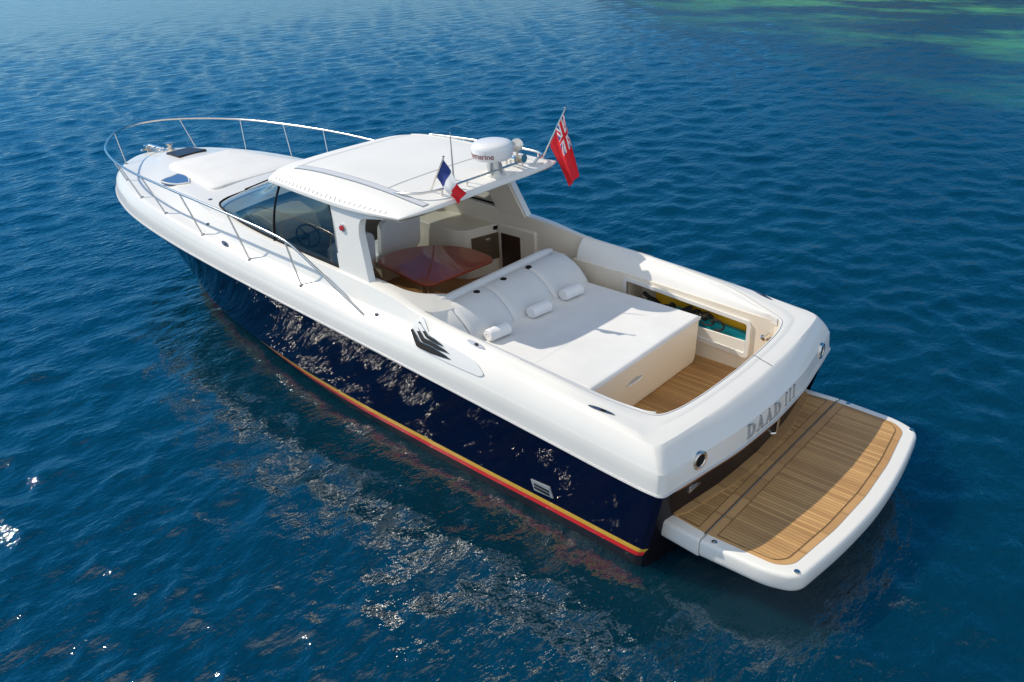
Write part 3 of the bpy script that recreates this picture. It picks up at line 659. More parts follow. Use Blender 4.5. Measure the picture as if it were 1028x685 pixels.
# tracks and seams
def on_roof(x, y, dz=0): 
    z, w = roof_z(x, y/float(pchip(roof_tab[:, 0], roof_tab[:, 1], x))); return (x, y, z+dz)
for sgn in (1, -1):
    q = MB(); rows = []
    for x in np.linspace(4.06, 6.75, 24):
        yc = lerp(1.10, 1.10, (x-4.15)/2.6)*sgn
        a = on_roof(x, yc-.04*sgn); b = on_roof(x, yc+.04*sgn)
        rows.append([(a[0], a[1], a[2]-.01), (a[0], a[1], a[2]+.012), (b[0], b[1], b[2]+.012), (b[0], b[1], b[2]-.01)])
    q.loft(rows); q.build('sunroof_track', TRACK if sgn > 0 else GEL, top, smooth=20)
    if sgn > 0:
        for o_ in (-.045, .045):
            q = MB(); q.tube([on_roof(x, 1.10+o_, .006) for x in np.linspace(4.06, 6.75, 24)], .007, 6); q.build('track_edge', GREYM, top)
for xs_ in (6.72, 4.82):
    q = MB(); rows = []
    for y in np.linspace(-1.05, 1.05, 30):
        rows.append([on_roof(xs_-.009, y, .003), on_roof(xs_+.009, y, .003)])
    q.loft(rows); q.build('sunroof_seam', SEAML, top, smooth=0)
for i in range(26):                                  # lacing along the port edge
    x = lerp(4.4, 6.95, i/25); w = float(pchip(roof_tab[:, 0], roof_tab[:, 1], x))
    p = Vector(on_roof(x, w*.992, .006)); q = MB()
    q.tube([p+Vector((0, .022, -.035)), p, Vector(on_roof(x+random.uniform(-.012, .012), w*random.uniform(.97, .982), .006))], .003, 5); q.build('lacing_loop', TRACKD, top)
# rails on the roof
def rail_tube(name, pts, r, par, posts=(), n=60, z_post=None):
    q = MB(); q.tube(spline(pts, n), r, 8)
    for p in posts: q.tube([p[0], p[1]], r*.85, 8)
    return q.build(name, STEEL, par, smooth=60)
rp = [(4.75, 1.12, 3.075), (4.5, 1.10, 3.13), (4.25, 1.02, 3.15), (4.12, .75, 3.16), (4.10, .3, 3.165), (4.10, -.3, 3.165), (4.10, -.8, 3.16)]
rail_tube('grab_rail', rp, .016, top, [((4.12, y, 3.16), (4.14, y, 3.05)) for y in (.75, .3, -.15, -.78)])
rp = [(4.10, -.95, 3.06), (4.10, -1.1, 3.13), (4.25, -1.30, 3.13), (4.7, -1.36, 3.12), (5.5, -1.33, 3.12), (6.2, -1.25, 3.12), (6.45, -1.20, 3.12), (6.52, -1.18, 3.03)]
rail_tube('grab_rail', rp, .018, top, [((x, y, 3.12), (x, y, 2.98)) for x, y in ((4.3, -1.31), (5.0, -1.35), (5.8, -1.3))])

def ywall(z): return 1.60-(z-2.05)*.20
for sgn in (1, -1):
    pl = arcpoly([(5.35, 2.03), (4.72, 2.0), (4.98, 2.62), (4.96, 2.80), (4.35, 2.90), (4.35, 2.95), (5.64, 2.94)], [.01, .03, .08, .16, .02, .02, .01], 6)
    q = MB(); q.prism(pl, lambda p: (p[0], sgn*(ywall(p[1])-.11), p[1]), lambda p: (p[0], sgn*ywall(p[1]), p[1]))
    pil = q.build('hardtop_pillar', GEL, Y, bevel=.018, smooth=30)
    # inner lining
    q = MB(); pl2 = arcpoly([(5.33, 2.0), (4.76, 2.0), (5.02, 2.60), (4.98, 2.80), (5.6, 2.90)], .02, 3)
    q.prism(pl2, lambda p: (p[0], sgn*(ywall(p[1])-.135), p[1]), lambda p: (p[0], sgn*(ywall(p[1])-.108), p[1])); q.build('pillar_lining', CREAM, pil)
    # foot running aft into the coaming
# wrapped glass
base = [(5.33, 1.57, 2.06), (6.2, 1.56, 2.075), (7.0, 1.54, 2.10), (7.8, 1.49, 2.13), (8.5, 1.40, 2.17), (8.90, 1.28, 2.20), (8.99, 1.05, 2.225), (9.01, .5, 2.25), (9.01, 0, 2.26)]
topl = [(5.60, 1.43, 2.88), (6.2, 1.38, 2.875), (6.7, 1.32, 2.865), (7.0, 1.26, 2.86), (7.12, 1.18, 2.85), (7.22, 1.0, 2.84), (7.30, .62, 2.86), (7.32, .3, 2.88), (7.33, 0, 2.89)]
bs, tp = spline(base, 60), spline(topl, 60)
full = lambda a: np.concatenate([a, mirror(a)[::-1][1:]])
q = MB(); rows = []
for t in np.linspace(0, 1, 9):
    p = lerp(full(bs), full(tp), t); b_ = .05*math.sin(math.pi*t); p = p.copy(); p[:, 1] *= 1+b_*.4; p[:, 2] += b_*.5; rows.append(p)
q.loft(rows); ws = q.build('windscreen', GLASS, Y, smooth=60)
q = MB(); fb = full(bs)
q.tube([tuple(p+np.array([0, 0, .008])) for p in fb], .016, 6); q.build('glass_seal', RUB, ws)
for sgn in (1, -1):
    q = MB()
    a = np.array([6.95, 1.555*sgn, 2.085]); b = np.array([7.0, 1.275*sgn, 2.86])
    q.tube([lerp(a, b, t)+np.array([0, (.04*math.sin(math.pi*t))*sgn, .03*math.sin(math.pi*t)]) for t in np.linspace(0, 1, 8)], .018, 6)
    q.build('mullion', RUB, ws)
    q = MB(); a = np.array([5.34, 1.575*sgn, 2.06]); b = np.array([5.61, 1.435*sgn, 2.87]); q.tube([a, b], .014, 6); q.build('mullion', RUB, ws)
for y0_, y1_ in ((.75, .15), (-.2, -.85)):
    q = MB(); q.tube([(8.98, y0_, 2.285), (8.5, lerp(y0_, y1_, .4), 2.49), (8.0, y1_, 2.69)], .012, 6); q.tube([(8.25, y1_-.3, 2.59), (7.8, y1_+.3, 2.76)], .01, 6); q.build('wiper', RUB, ws)
# port side lamp, starboard twin
for sgn in (1, -1):
    z_ = 2.62; q = MB(); q.lathe([(.04, -.02), (.04, .02), (.033, .04), (.001, .045)], (5.30, sgn*ywall(z_), z_), 16, axis=(0, sgn, .1)); nl = q.build('side_lamp', NAVR if sgn > 0 else NAVB, Y)
    q = MB(); q.lathe([(.055, -.01), (.055, .012), (.042, .016)], (5.30, sgn*ywall(z_), z_), 16, axis=(0, sgn, .1)); q.build('lamp_bezel', STEEL, nl)

# ---- rounded ledge where the port coaming turns into the backrest bulkhead
inn_ = [(5.0, 1.44, 2.02), (4.6, 1.42, 2.0), (4.35, 1.38, 1.96), (4.17, 1.25, 1.90), (4.08, 1.05, 1.84), (4.03, .80, 1.76)]
outr = [(5.0, 1.56, 2.04), (4.6, 1.56, 2.01), (4.2, 1.57, 1.965), (3.84, 1.57, 1.90), (3.70, 1.47, 1.85), (3.68, 1.10, 1.77)]
ia, oa = spline(inn_, 24), spline(outr, 24)
for sgn in (1,):
    q = MB(); lo_ = ia.copy(); lo_[:, 2] = .95; r1_ = ia+[0, 0, -.02]; r1_[:, :2] = lerp(ia, oa, -.04)[:, :2]
    q.loft([p if sgn > 0 else mirror(p) for p in (lerp(r1_, lo_, 1.), lerp(r1_, lo_, .5), r1_, ia, lerp(ia, oa, .5)+[0, 0, .006], oa, oa+[0, 0, -.16])]); q.build('coaming_ledge', GEL, Y, smooth=40)

q = MB(); q.prism([(3.30, .70), (3.30, 1.40), (3.36, 1.52), (3.50, 1.66), (3.66, 1.775), (3.76, 1.80), (4.0, 1.78), (4.0, .70)], lambda p: (p[0], 1.168, p[1]), lambda p: (p[0], 1.57, p[1])); q.build('backrest_side', GEL, Y, bevel=.02)

# ---- saloon furniture
tb = arcpoly([(6.02, .52), (4.80, .68), (4.66, .58), (4.58, -.55), (4.72, -.66), (5.28, -.72), (5.82, -.44), (6.1, .0)], [.16, .10, .10, .10, .10, .3, .3, .3], 8)
q = MB(); q.prism(tb, lambda p: (p[0], p[1], 1.612), lambda p: (p[0], p[1], 1.65)); table = q.build('table', MAHO, Y, bevel=.012)
for tx in (5.05, 5.20):
    q = MB(); q.lathe([(.11, .95), (.11, .97), (.04, .985), (.038, 1.6), (.09, 1.612)], (tx+.1, .20, 0), 16); q.build('leg', STEEL, table)
gp = arcpoly([(7.0, -1.58), (7.0, -.86), (5.75, -.82), (5.52, -.96), (5.34, -1.58)], [.02, .02, .28, .10, .02], 8)
q = MB(); q.prism(gp, lambda p: (p[0], p[1], .95), lambda p: (p[0], p[1], 1.78)); gal = q.build('galley_unit', CREAM, Y, bevel=.025)
ang = math.atan2(-1.58+.96, 5.34-5.52)            # the fridge face runs from (5.52,-.96) to (5.34,-1.58)
def facept(s_, o, z): 
    dx, dy = math.cos(ang), math.sin(ang); return (5.52+dx*s_ + dy*o, -.96+dy*s_-dx*o, z)
q = MB(); q.prism([(.06, 1.20), (.56, 1.20), (.56, 1.64), (.06, 1.64)], lambda p: facept(p[0], 0, p[1]), lambda p: facept(p[0], .022, p[1])); frg = q.build('fridge_door', BRONZ, gal, bevel=.006)
q = MB(); q.prism([(.30, 1.54), (.40, 1.54), (.40, 1.58), (.30, 1.58)], lambda p: facept(p[0], .022, p[1]), lambda p: facept(p[0], .045, p[1])); q.build('handle', STEEL, frg, bevel=.006)
q = MB(); q.prism([(.47, 1.69), (.56, 1.69), (.56, 1.75), (.47, 1.75)], lambda p: facept(p[0], 0, p[1]), lambda p: facept(p[0], .012, p[1])); q.build('switch_panel', RUB, gal)
q = MB(); q.box((4.55, -1.62, .95), (5.33, -1.46, 1.80)); sc = q.build('side_cabinet', CREAM, Y, bevel=.03)
q = MB(); q.box((4.86, -1.47, 1.05), (5.26, -1.445, 1.66)); q.build('cabinet_door', DARKC, sc, bevel=.008)
# seats: L settee to port, helm seats, dash and wheel
q = MB(); q.box((4.1, 1.05, .95), (5.0, 1.48, 1.36)); st = q.build('settee', VINYLW, Y, bevel=.06)
for (cx_, cy_) in ((6.55, .75), (6.75, -.35)):
    q = MB(); q.box((cx_-.25, cy_-.42, 1.30), (cx_+.35, cy_+.42, 1.48)); hsx = q.build('helm_seat', VINYLW, Y, bevel=.06)
    q = MB(); q.prism(arcpoly([(cy_-.42, 1.40), (cy_+.42, 1.40), (cy_+.40, 2.05), (cy_-.40, 2.05)], .16), lambda p: (cx_-.34-.12*(p[1]-1.4), p[0], p[1]), lambda p: (cx_-.20-.12*(p[1]-1.4), p[0], p[1])); q.build('backrest', VINYLW, hsx, bevel=.04)
    q = MB(); q.box((cx_-.2, cy_-.35, .95), (cx_+.3, cy_+.35, 1.31)); q.build('seat_plinth', BEIGE, hsx, bevel=.02)
q = MB(); q.prism([(7.55, 1.72), (7.75, 2.0), (8.1, 2.10), (8.85, 2.14), (8.85, 1.5), (7.9, .95), (7.7, .95)], lambda p: (p[0], -1.20 if p[0] < 8.6 else -.95, p[1]), lambda p: (p[0], 1.25 if p[0] < 8.6 else .95, p[1])); dash = q.build('dashboard', DASH, Y, bevel=.03)
q = MB(); q.prism([(7.50, 1.80), (7.62, 2.08), (8.0, 2.17), (8.25, 2.12)], lambda p: (p[0], .35, p[1]), lambda p: (p[0], 1.15, p[1])); q.build('instrument_pod', BEIGE, dash, bevel=.03)
q = MB(); C0 = Vector((7.40, .70, 1.80)); qa = Vector((0, 0, 1)).rotation_difference(Vector((-.8, 0, .6)))
ring = [C0+qa@Vector((.19*math.cos(t), .19*math.sin(t), 0)) for t in np.linspace(0, 2*math.pi, 25)]
q.tube(ring, .017, 8)
for t in (.4, 2.74): q.tube([C0, C0+qa@Vector((.19*math.cos(t), .19*math.sin(t), 0))], .012, 6)
q.tube([C0, C0+Vector((.2, 0, -.1))], .03, 8); q.build('steering_wheel', RUB, dash)
q = MB(); q.box((7.3, -1.5, .95), (9.0, -1.25, 1.9)); q.box((7.0, -1.52, 1.9), (9.0, -1.3, 2.05)); q.build('side_lining', BEIGE, Y, bevel=.03)

# ---- foredeck
q = MB()
fp = arcpoly([(9.62, -.98), (9.62, .98), (11.70, .70), (11.86, .62), (11.86, -.72), (11.70, -.80)], [.22, .22, .15, .12, .12, .15], 8)
def dz(x, y):
    t = np.interp(x, [9.0, 10.0, 10.95, 11.75, 12.35, 12.8, 13.1], [2.135, 2.16, 2.165, 2.16, 2.15, 2.14, 2.13]); hw = np.interp(x, [9, 10, 10.95, 11.75, 12.35, 12.8, 13.1], [1.47, 1.24, 1.02, .8, .58, .36, .12])
    return float(t+.10*min(1, hw/.5)*(1-min(1, abs(y)/hw)**2.2))
cen = np.array([10.8, 0.])
rows = []
for k, h in ((1.0, -.03), (1.0, .012), (.99, .026), (.97, .032)):
    rows.append([(cen[0]+(p[0]-cen[0])*k, p[1]*k, dz(cen[0]+(p[0]-cen[0])*k, p[1]*k)+h) for p in fp])
for k in (.8, .6, .4, .2): rows.append([(cen[0]+(p[0]-cen[0])*k, p[1]*k, dz(cen[0]+(p[0]-cen[0])*k, p[1]*k)+.034) for p in fp])
q.loft(rows, closed=True); n = len(fp); q.f.append(tuple(range((len(rows)-1)*n, len(rows)*n))); q.m.append(0)
q.build('foredeck_sunpad', CANVAS, Y, smooth=50)
hp = arcpoly([(12.05, -.30), (12.05, .30), (12.68, .26), (12.68, -.26)], .05, 4)
q = MB(); q.prism(hp, lambda p: (p[0], p[1], dz(*p)-.01), lambda p: (p[0], p[1], dz(*p)+.035)); hh = q.build('deck_hatch', HATCH, Y, bevel=.006)
for sgn in (1,):
    tri = [Vector((11.08, 1.19)), Vector((10.46, .97)), Vector((11.16, .80))]
    e = []
    for k in range(3):
        a, b = tri[k], tri[(k+1) % 3]; d_ = (b-a); nn_ = Vector((d_.y, -d_.x)).normalized()
        if nn_.dot((tri[0]+tri[1]+tri[2])/3-a) > 0: nn_ = -nn_
        e += [tuple(a+d_*t+nn_*.07*math.sin(math.pi*t)) for t in np.linspace(0, 1, 10)[:-1]]
    e = [(p[0], sgn*p[1]) for p in e]
    q = MB(); q.prism(e, lambda p: (p[0], p[1], dz(*p)-.03), lambda p: (p[0], p[1], dz(*p)+.012)); sk = q.build('skylight', BLUEA, Y, smooth=30)
    q = MB(); q.tube([(p[0], p[1], dz(*p)+.008) for p in e+[e[0]]], .014, 6); q.build('skylight_rim', GEL, sk)
q = MB()
for pts in ([(12.78, .34), (12.70, .30), (12.72, 0), (12.70, -.30), (12.78, -.34)],):
    q.tube([(a, b, dz(a, b)+.001) for a, b in pts], .006, 5)
q.build('locker_seam', SEAML, Y)
q = MB(); q.box((13.25, -.05, 2.10), (14.05, .05, 2.14)); q.box((13.95, -.06, 2.02), (14.10, .06, 2.15)); anc = q.build('anchor_roller', STEEL, Y, bevel=.008)
q = MB(); q.tube([(13.3, 0, 2.18), (13.9, 0, 2.17), (14.08, 0, 2.10)], .022, 8); q.tube([(13.98, .16, 2.08), (14.12, 0, 2.03), (13.98, -.16, 2.08)], .02, 6); q.build('anchor', STEEL, anc)
q = MB(); q.lathe([(.09, 0), (.09, .05), (.05, .07), (.05, .12), (.08, .14), (.08, .16), (.001, .17)], (13.0, 0, dz(13, 0)), 16); q.build('windlass', STEEL, Y)
# bow rail
rp = [(4.62, 1.86, 1.72), (5.0, 1.87, 1.90), (5.5, 1.88, 2.14), (6.15, 1.90, 2.40), (7.5, 1.92, 2.50), (8.8, 1.91, 2.54), (10.1, 1.86, 2.56), (11.3, 1.73, 2.56), (12.5, 1.44, 2.57), (13.35, 1.0, 2.58), (13.85, .62, 2.58), (14.08, .3, 2.58), (14.14, 0, 2.58)]
half = spline(rp, 90); br = MB(); br.tube(np.concatenate([half, mirror(half)[::-1][1:]]), .019, 8)
bow = br.build('bow_rail', STEEL, Y, smooth=60)
for (bx, by, tx_) in ((13.42, .76, 13.8), (12.30, 1.27, 12.62), (11.1, 1.575, 11.4), (10.0, 1.70, 10.25), (8.65, 1.79, 8.9), (7.25, 1.835, 7.45), (5.95, 1.85, 6.12)):
    z0 = float(np.interp(bx, E_[60:, 0], E_[60:, 2])); i = int(np.argmin(abs(half[:, 0]-tx_))); t = half[i]
    for sgn in (1, -1):
        q = MB(); q.tube([(bx, by*sgn, z0-.02), (t[0], t[1]*sgn, t[2])], .0125, 8); q.lathe([(.032, -.02), (.032, .012), (.016, .02)], (bx, by*sgn, z0+.004), 12)
        q.build('stanchion', STEEL, bow, smooth=50)
# cleats: flush boat-shaped ones on the coamings and deck
for (cx_, cy_, L_, wd) in ((2.72, 1.705, .16, .022), (.905, 1.735, .15, .022), (8.0, 1.79, .12, .03)):
    for sgn in (1, -1):
        yaw_ = math.atan2(float(np.interp(cx_+.3, R_[50:, 0], R_[50:, 1]))-float(np.interp(cx_-.3, R_[50:, 0], R_[50:, 1])), .6)
        ov = [(L_*math.cos(t), wd*abs(math.sin(t))**1.3*np.sign(math.sin(t))) for t in np.linspace(0, 2*math.pi, 25)[:-1]]
        mp = lambda p, h: drape(cx_+p[0], sgn*(cy_+p[1]+p[0]*math.tan(yaw_)), h)
        q = MB(); q.prism(ov, lambda p: mp(p, -.01), lambda p: mp(p, .010)); cl = q.build('cleat', DARKS, Y, smooth=30)
        q = MB(); q.prism([(p[0]*.22-.02, p[1]*.62) for p in ov], lambda p: mp(p, .006), lambda p: mp(p, .0125)); q.build('cleat_recess', RUB, cl)
# lip round the cockpit opening, transom gate seam, deck fillers
lipP = lerp(R_, T_[:nR], .16); lipP = lipP[lipP[:, 0] < 2.2]
q = MB(); q.tube([drape(p[0], p[1], .001) if abs(p[1]) > .001 else drape(p[0], .001, .001) for p in mir(lipP)], .0055, 5); q.build('cockpit_lip', SEAML, Y)
q = MB(); q.tube([drape(lerp(.31, .045, t), lerp(-.36, -.30, t), .0) for t in np.linspace(0, 1, 8)], .006, 5); q.build('gate_seam', SEAM, Y)
for (fx_, fy_) in ((9.35, 1.20), (8.75, 1.62), (4.4, 1.79)):
    q = MB(); c_ = drape(fx_, fy_, 0); q.lathe([(.035, -.01), (.035, .008), (.026, .012), (.001, .012)], c_, 14); q.build('deck_filler', DARKS, Y)
# mooring post with line in the starboard after corner
q = MB(); q.tube([(.58, -1.18, 1.36), (.58, -1.36, 1.36)], .025, 8); q.tube([(.66, -1.30, 1.32), (.5, -1.30, 1.32)], .03, 8); q.build('mooring_winch', STEEL, Y)

# ---- chrome engine-room vents on the quarters: a hockey-stick louvre
for sgn in (1, -1):
    P = lambda p, h: drape(p[0], sgn*p[1], h)
    o = [(3.76, 1.80), (3.68, 1.66), (3.60, 1.68), (3.42, 1.775), (3.19, 1.80), (2.90, 1.815), (2.57, 1.845), (2.40, 1.905), (2.46, 1.925), (2.66, 1.928), (2.97, 1.93), (3.44, 1.925), (3.60, 1.88)]
    q = MB(); op = arcpoly(o, .05, 3); q.prism(op, lambda p: P(p, -.02), lambda p: P(p, .014)); vt = q.build('quarter_vent', SATIN, Y, smooth=30)
    for ln, w in (([(3.722, 1.798), (3.50, 1.897), (2.95, 1.903)], .021), ([(3.692, 1.752), (3.465, 1.850), (3.00, 1.868)], .017), ([(3.665, 1.712), (3.435, 1.806), (3.12, 1.834)], .013)):
        q = MB(); a, b, c = [np.array(p) for p in ln]
        cen_ = np.array([lerp(a, b, t) for t in np.linspace(0, .9, 12)]+[(1-t)**2*lerp(a, b, .92)+2*t*(1-t)*b+t*t*lerp(b, c, .08) for t in np.linspace(.1, .9, 7)]+[lerp(b, c, t) for t in np.linspace(.1, 1, 22)])
        d_ = np.gradient(cen_, axis=0); nn_ = np.stack([-d_[:, 1], d_[:, 0]], 1); nn_ /= np.linalg.norm(nn_, axis=1)[:, None]
        s_ = np.linspace(0, 1, len(cen_)); wv = w*np.clip(np.minimum((s_+.25)/.45, (1.02-s_)/.35), .05, 1)
        A = cen_+nn_*wv[:, None]; B = cen_-nn_*wv[:, None]
        q.loft([[P(p, .008) for p in A], [P(p, .022) for p in A], [P(p, .022) for p in B], [P(p, .008) for p in B]])
        lv = q.build('louvre', RUB, vt, smooth=0)
        q = MB(); q.tube([P(p, .022) for p in (A+nn_*.004)[1:-3]], .0055, 6); q.build('louvre_edge', STEEL, lv)

# ---- radar, horns and aerials on the roof
rc = (4.18, -.25)
rz = on_roof(rc[0], rc[1])[2]
q = MB(); q.lathe([(.12, -.02), (.12, .02), (.095, .05), (.085, .19), (.13, .215)], (*rc, rz), 20); rad = q.build('radar_pedestal', GEL, Y)
q = MB(); zz = rz+.215
q.lathe([(.10, 0), (.235, .012), (.268, .04), (.277, .09), (.282, .16), (.272, .20), (.24, .228), (.17, .247), (.08, .256), (.001, .258)], (*rc, zz), 40); dome = q.build('radome', PLASTW, rad, smooth=50)
def word(s, size):
    cu = bpy.data.curves.new('t', 'FONT'); cu.body = s; cu.size = size; cu.align_x = 'CENTER'; cu.extrude = .0; cu.offset = .0035*size/.1*.3
    ob = bpy.data.objects.new('t', cu); COL.objects.link(ob); bpy.context.view_layer.update()
    me = bpy.data.meshes.new_from_object(ob.evaluated_get(bpy.context.evaluated_depsgraph_get()))
    bm = bmesh.new(); bm.from_mesh(me); bmesh.ops.triangulate(bm, faces=bm.faces); bmesh.ops.subdivide_edges(bm, edges=[e for e in bm.edges if e.calc_length() > .02], cuts=2)
    bm.to_mesh(me); bm.free()
    V = [tuple(v.co) for v in me.vertices]; F = [tuple(p.vertices) for p in me.polygons]
    bpy.data.objects.remove(ob); return V, F
V, F = word('Raymarine', .105)
q = MB(); a0 = R(92)                               # faces the port quarter
q.add([(rc[0]+(.279+.02*(y-.02))*math.cos(a0+x/.28), rc[1]+(.279+.02*(y-.02))*math.sin(a0+x/.28), zz+.062+y) for x, y, z in V], F); q.build('brand_lettering', MARO, dome, smooth=0)
q = MB()
for k, a in enumerate((R(120), R(200), R(250))):
    q.tube([(rc[0]+.10*math.cos(a), rc[1]+.10*math.sin(a), rz), (rc[0]+.12*math.cos(a), rc[1]+.12*math.sin(a), rz+.11), (rc[0]+.07*math.cos(a), rc[1]+.07*math.sin(a), rz+.19)], .018, 7)
q.build('cable', GREYM, rad)
hx, hy = 4.32, -.88; hz = on_roof(hx, hy)[2]
q = MB(); q.lathe([(.05, 0), (.05, .03), (.02, .05), (.02, .16)], (hx, hy, hz), 14)
q.lathe([(.001, -.09), (.05, -.08), (.085, -.04), (.095, .02), (.09, .08), (.05, .09), (.001, .092)], (hx, hy, hz+.24), 20, axis=(-.7, .7, .15)); q.build('searchlight', STEEL, Y, smooth=50)
for dy, ln in ((.14, .26), (.22, .2)):
    q = MB(); y = hy+dy; q.tube([(hx+.1, y, hz+.10), (hx, y, hz+.11), (hx-ln*.6, y, hz+.115), (hx-ln, y, hz+.12)], [.02, .018, .03, .06], 14); q.tube([(hx, y, hz), (hx, y, hz+.1)], .014, 8); q.build('horn', STEEL, Y, smooth=50)
q = MB(); q.lathe([(.05, 0), (.05, .02), (.03, .035), (.001, .04)], (4.22, -.42, on_roof(4.22, -.42)[2]), 16); q.build('satellite_antenna', PLASTW, Y)
for (ax_, ay_, hh_) in ((4.40, .28, .62), (4.18, -.28, .30)):
    q = MB(); z0 = on_roof(ax_, ay_)[2]; q.tube([(ax_, ay_, z0), (ax_, ay_, z0+.08), (ax_, ay_, z0+hh_)], [.02, .012, .006], 8); q.build('whip_aerial', GREYM, Y)
q = MB(); z0 = on_roof(4.30, .50)[2]; q.prism(arcpoly([(-.035, 0), (.035, 0), (.03, .20), (0, .24), (-.03, .20)], .02, 4), lambda p: (4.30+p[0], .492, z0+p[1]), lambda p: (4.30+p[0], .508, z0+p[1])); q.build('fin_aerial', PLASTW, Y, bevel=.004)

# ---------------------------------------------------------------- flags
def flag_cloth(h0, h1, f0, f1, nu, nv, colour, wave, name, mats, parent, sag=.0):
    """h0/h1 top and bottom of the hoist, f0/f1 of the fly; colour(u,v)->material slot, v from top"""
    h0, h1, f0, f1 = [np.array(p, float) for p in (h0, h1, f0, f1)]
    nrm = np.cross(f0-h0, h1-h0); nrm /= np.linalg.norm(nrm)
    q = MB(); vs = []
    for j in range(nv+1):
        for i in range(nu+1):
            u, v = i/nu, j/nv
            p = lerp(lerp(h0, h1, v), lerp(f0, f1, v), u)+nrm*wave(u, v)+np.array([0, 0, -sag*math.sin(math.pi*u)])
            vs.append(p)
    fs = []; ms = []
    for j in range(nv):
        for i in range(nu):
            a = j*(nu+1)+i; fs.append((a, a+1, a+nu+2, a+nu+1)); ms.append(colour((i+.5)/nu, (j+.5)/nv))
    q.add(vs, fs); q.m = ms
    o = q.build(name, mats, None, smooth=80); sd_ = o.modifiers.new('thick', 'SOLIDIFY'); sd_.thickness = .003
    return keep(o, parent)
def pole(base, tip, r, parent):
    q = MB(); b = Vector(base); t = Vector(tip); q.tube([b, lerp(b, t, .5), t], [r, r*.9, r*.75], 8); q.lathe([(r*1.9, -.0), (r*1.9, .01), (r*1.2, .03)], b, 10)
    q.lathe([(.001, 0), (r*1.3, r), (r*1.3, r*1.6), (.001, r*2.4)], t, 10)
    return keep(q.build('flagpole', STEEL, None, smooth=50), parent)
FB = (4.36, .76, 3.045); fr_ = thing('flag', 'blue, white and red tricolour on a short slanted staff, port after corner of the hardtop', 'flag', FB)
pole(FB, (4.03, .765, 3.57), .013, fr_)
flag_cloth((4.04, .76, 3.55), (4.20, .75, 3.30), (3.78, .69, 3.15), (3.92, .72, 2.98), 45, 26, lambda u, v: 0 if u < .36 else 1 if u < .66 else 2, lambda u, v: .035*math.sin(7*u+2*v)*u+.03*math.sin(9*v)*u, 'cloth', [FBLUE, FWHITE, FRED], fr_)
EB = (4.30, -1.40, 3.02); en = thing('flag', 'red ensign with a small union canton, drooping from its staff over the starboard after corner', 'flag', EB)
pole(EB, (3.95, -1.50, 3.74), .015, en)
def ens(u, v):
    if u > .5 or v > .5: return 2
    x = (u/.5-.5)*2; y = (v/.5-.5)*2
    if abs(x) < .10 or abs(y) < .2: return 2
    if abs(x) < .17 or abs(y) < .33: return 1
    d = min(abs(y-x), abs(y+x))
    if d < .10: return 2
    if d < .30: return 1
    return 0
flag_cloth((3.975, -1.49, 3.68), (4.19, -1.43, 3.19), (3.76, -1.52, 2.80), (3.90, -1.50, 2.64), 72, 48, ens, lambda u, v: .05*math.sin(8*v+1.5*u)*(.25+u)+.02*math.sin(13*v), 'cloth', [FBLUE, FWHITE, FRED], en)

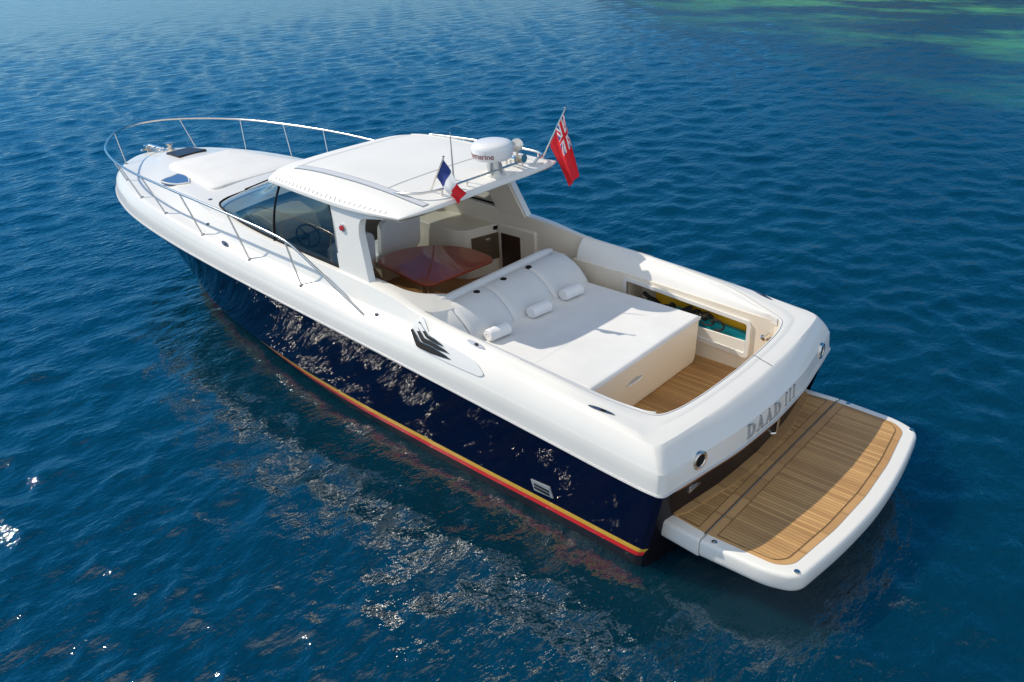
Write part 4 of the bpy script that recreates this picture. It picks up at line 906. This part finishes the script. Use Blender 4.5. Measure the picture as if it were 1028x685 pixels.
# ---------------------------------------------------------------- towels
def towel(x, y, ang, label, L_=.33, r=.082):
    t = thing('towel', label, 'towel', (x, y, 1.43), 'rolled towels on the sunpad')
    t.rotation_euler = (0, 0, ang)
    q = MB(); rows = []
    for u in np.linspace(-.5, .5, 19):
        e = min(1, (0.5-abs(u))/.06); ring = []
        for k in range(30):
            a = 2*math.pi*k/30; rr = r*(1+.02*math.sin(3*a+9*u)+.015*math.sin(23*u))*(.90+.10*e**.5)
            ring.append((L_*u, rr*math.cos(a)*1.12, max(-.002, r*.93+rr*math.sin(a)*.93)))
        rows.append(ring)
    q.loft(rows, closed=True)
    n = 30; tot = 19
    q.f += [tuple(range(n)), tuple(range((tot-1)*n, tot*n))]; q.m += [0, 0]
    q.build('roll', TOWEL, t, smooth=60)
    q = MB()
    for s_ in (-1, 1):
        sp_ = [(s_*(L_/2+.002), (.012+.011*a)*math.cos(a)*.9, r*.93+(.012+.011*a)*math.sin(a)*.85) for a in np.linspace(0, 6.2, 40)]
        q.tube(sp_, .004, 5)
    q.tube([(L_*u, r*1.1*math.cos(R(-28)), r*.93+r*.95*math.sin(R(-28))) for u in np.linspace(-.48, .48, 8)], .008, 6)
    q.build('fold', TOWEL, t)
    return t
towel(3.16, .88, R(82), 'white rolled towel against the backrest, nearest the port coaming')
towel(3.17, .06, R(84), 'white rolled towel at the middle of the backrest, between the two others')
towel(3.17, -.62, R(84), 'white rolled towel nearest the open locker on the far side of the sunpad')

# ---------------------------------------------------------------- things stowed in the starboard locker
def board(name, label, x0, x1, y, z, h, th, m_, cat='board'):
    q = MB(); o = arcpoly([(x0, z), (x1, z+.08), (x1-.02, z+h+.08), (x0+.02, z+h)], [.05]*4, 6)
    q.prism(o, lambda p: (p[0], y, p[1]), lambda p: (p[0], y-th, p[1]))
    b = q.build(name, m_, None, bevel=.012); return tag(b, label, cat)
board('paddle_board', 'yellow foam board standing on edge at the back of the cockpit locker', .93, 2.45, -1.60, .83, .53, .07, YELB)
board('paddle_board', 'teal foam board lying in front of the yellow one in the cockpit locker', .93, 2.10, -1.50, .83, .34, .07, TEALM)
q = MB(); pts = []
for k in range(60):
    t = k/59; pts.append((1.45+.75*t+.06*math.sin(19*t), -1.47+.05*math.sin(31*t), 1.25+.05*math.sin(23*t+1)+.03*t))
q.tube(pts, .026, 7)
q.tube([(1.52+.12*math.cos(a), -1.43, 1.26+.09*math.sin(a)) for a in np.linspace(0, 5.5, 20)], .014, 6)
q.tube([(1.35+.10*math.cos(a), -1.42, 1.22+.07*math.sin(a)) for a in np.linspace(.3, 5.0, 20)], .014, 6)
tag(q.build('strap_bundle', BLACKF, None), 'tangle of black webbing straps lying over the boards in the locker', 'straps')
q = MB(); q.lathe([(.001, -.10), (.06, -.09), (.075, 0), (.06, .09), (.001, .10)], (2.40, -1.50, 1.22), 14, axis=(.8, 0, .3)); q.tube([(2.3, -1.48, 1.16), (2.42, -1.46, 1.30), (2.56, -1.5, 1.33)], .03, 8)
tag(q.build('snorkel_mask', [BLACKF], None), 'black and pale diving mask tucked in the forward end of the locker', 'mask')
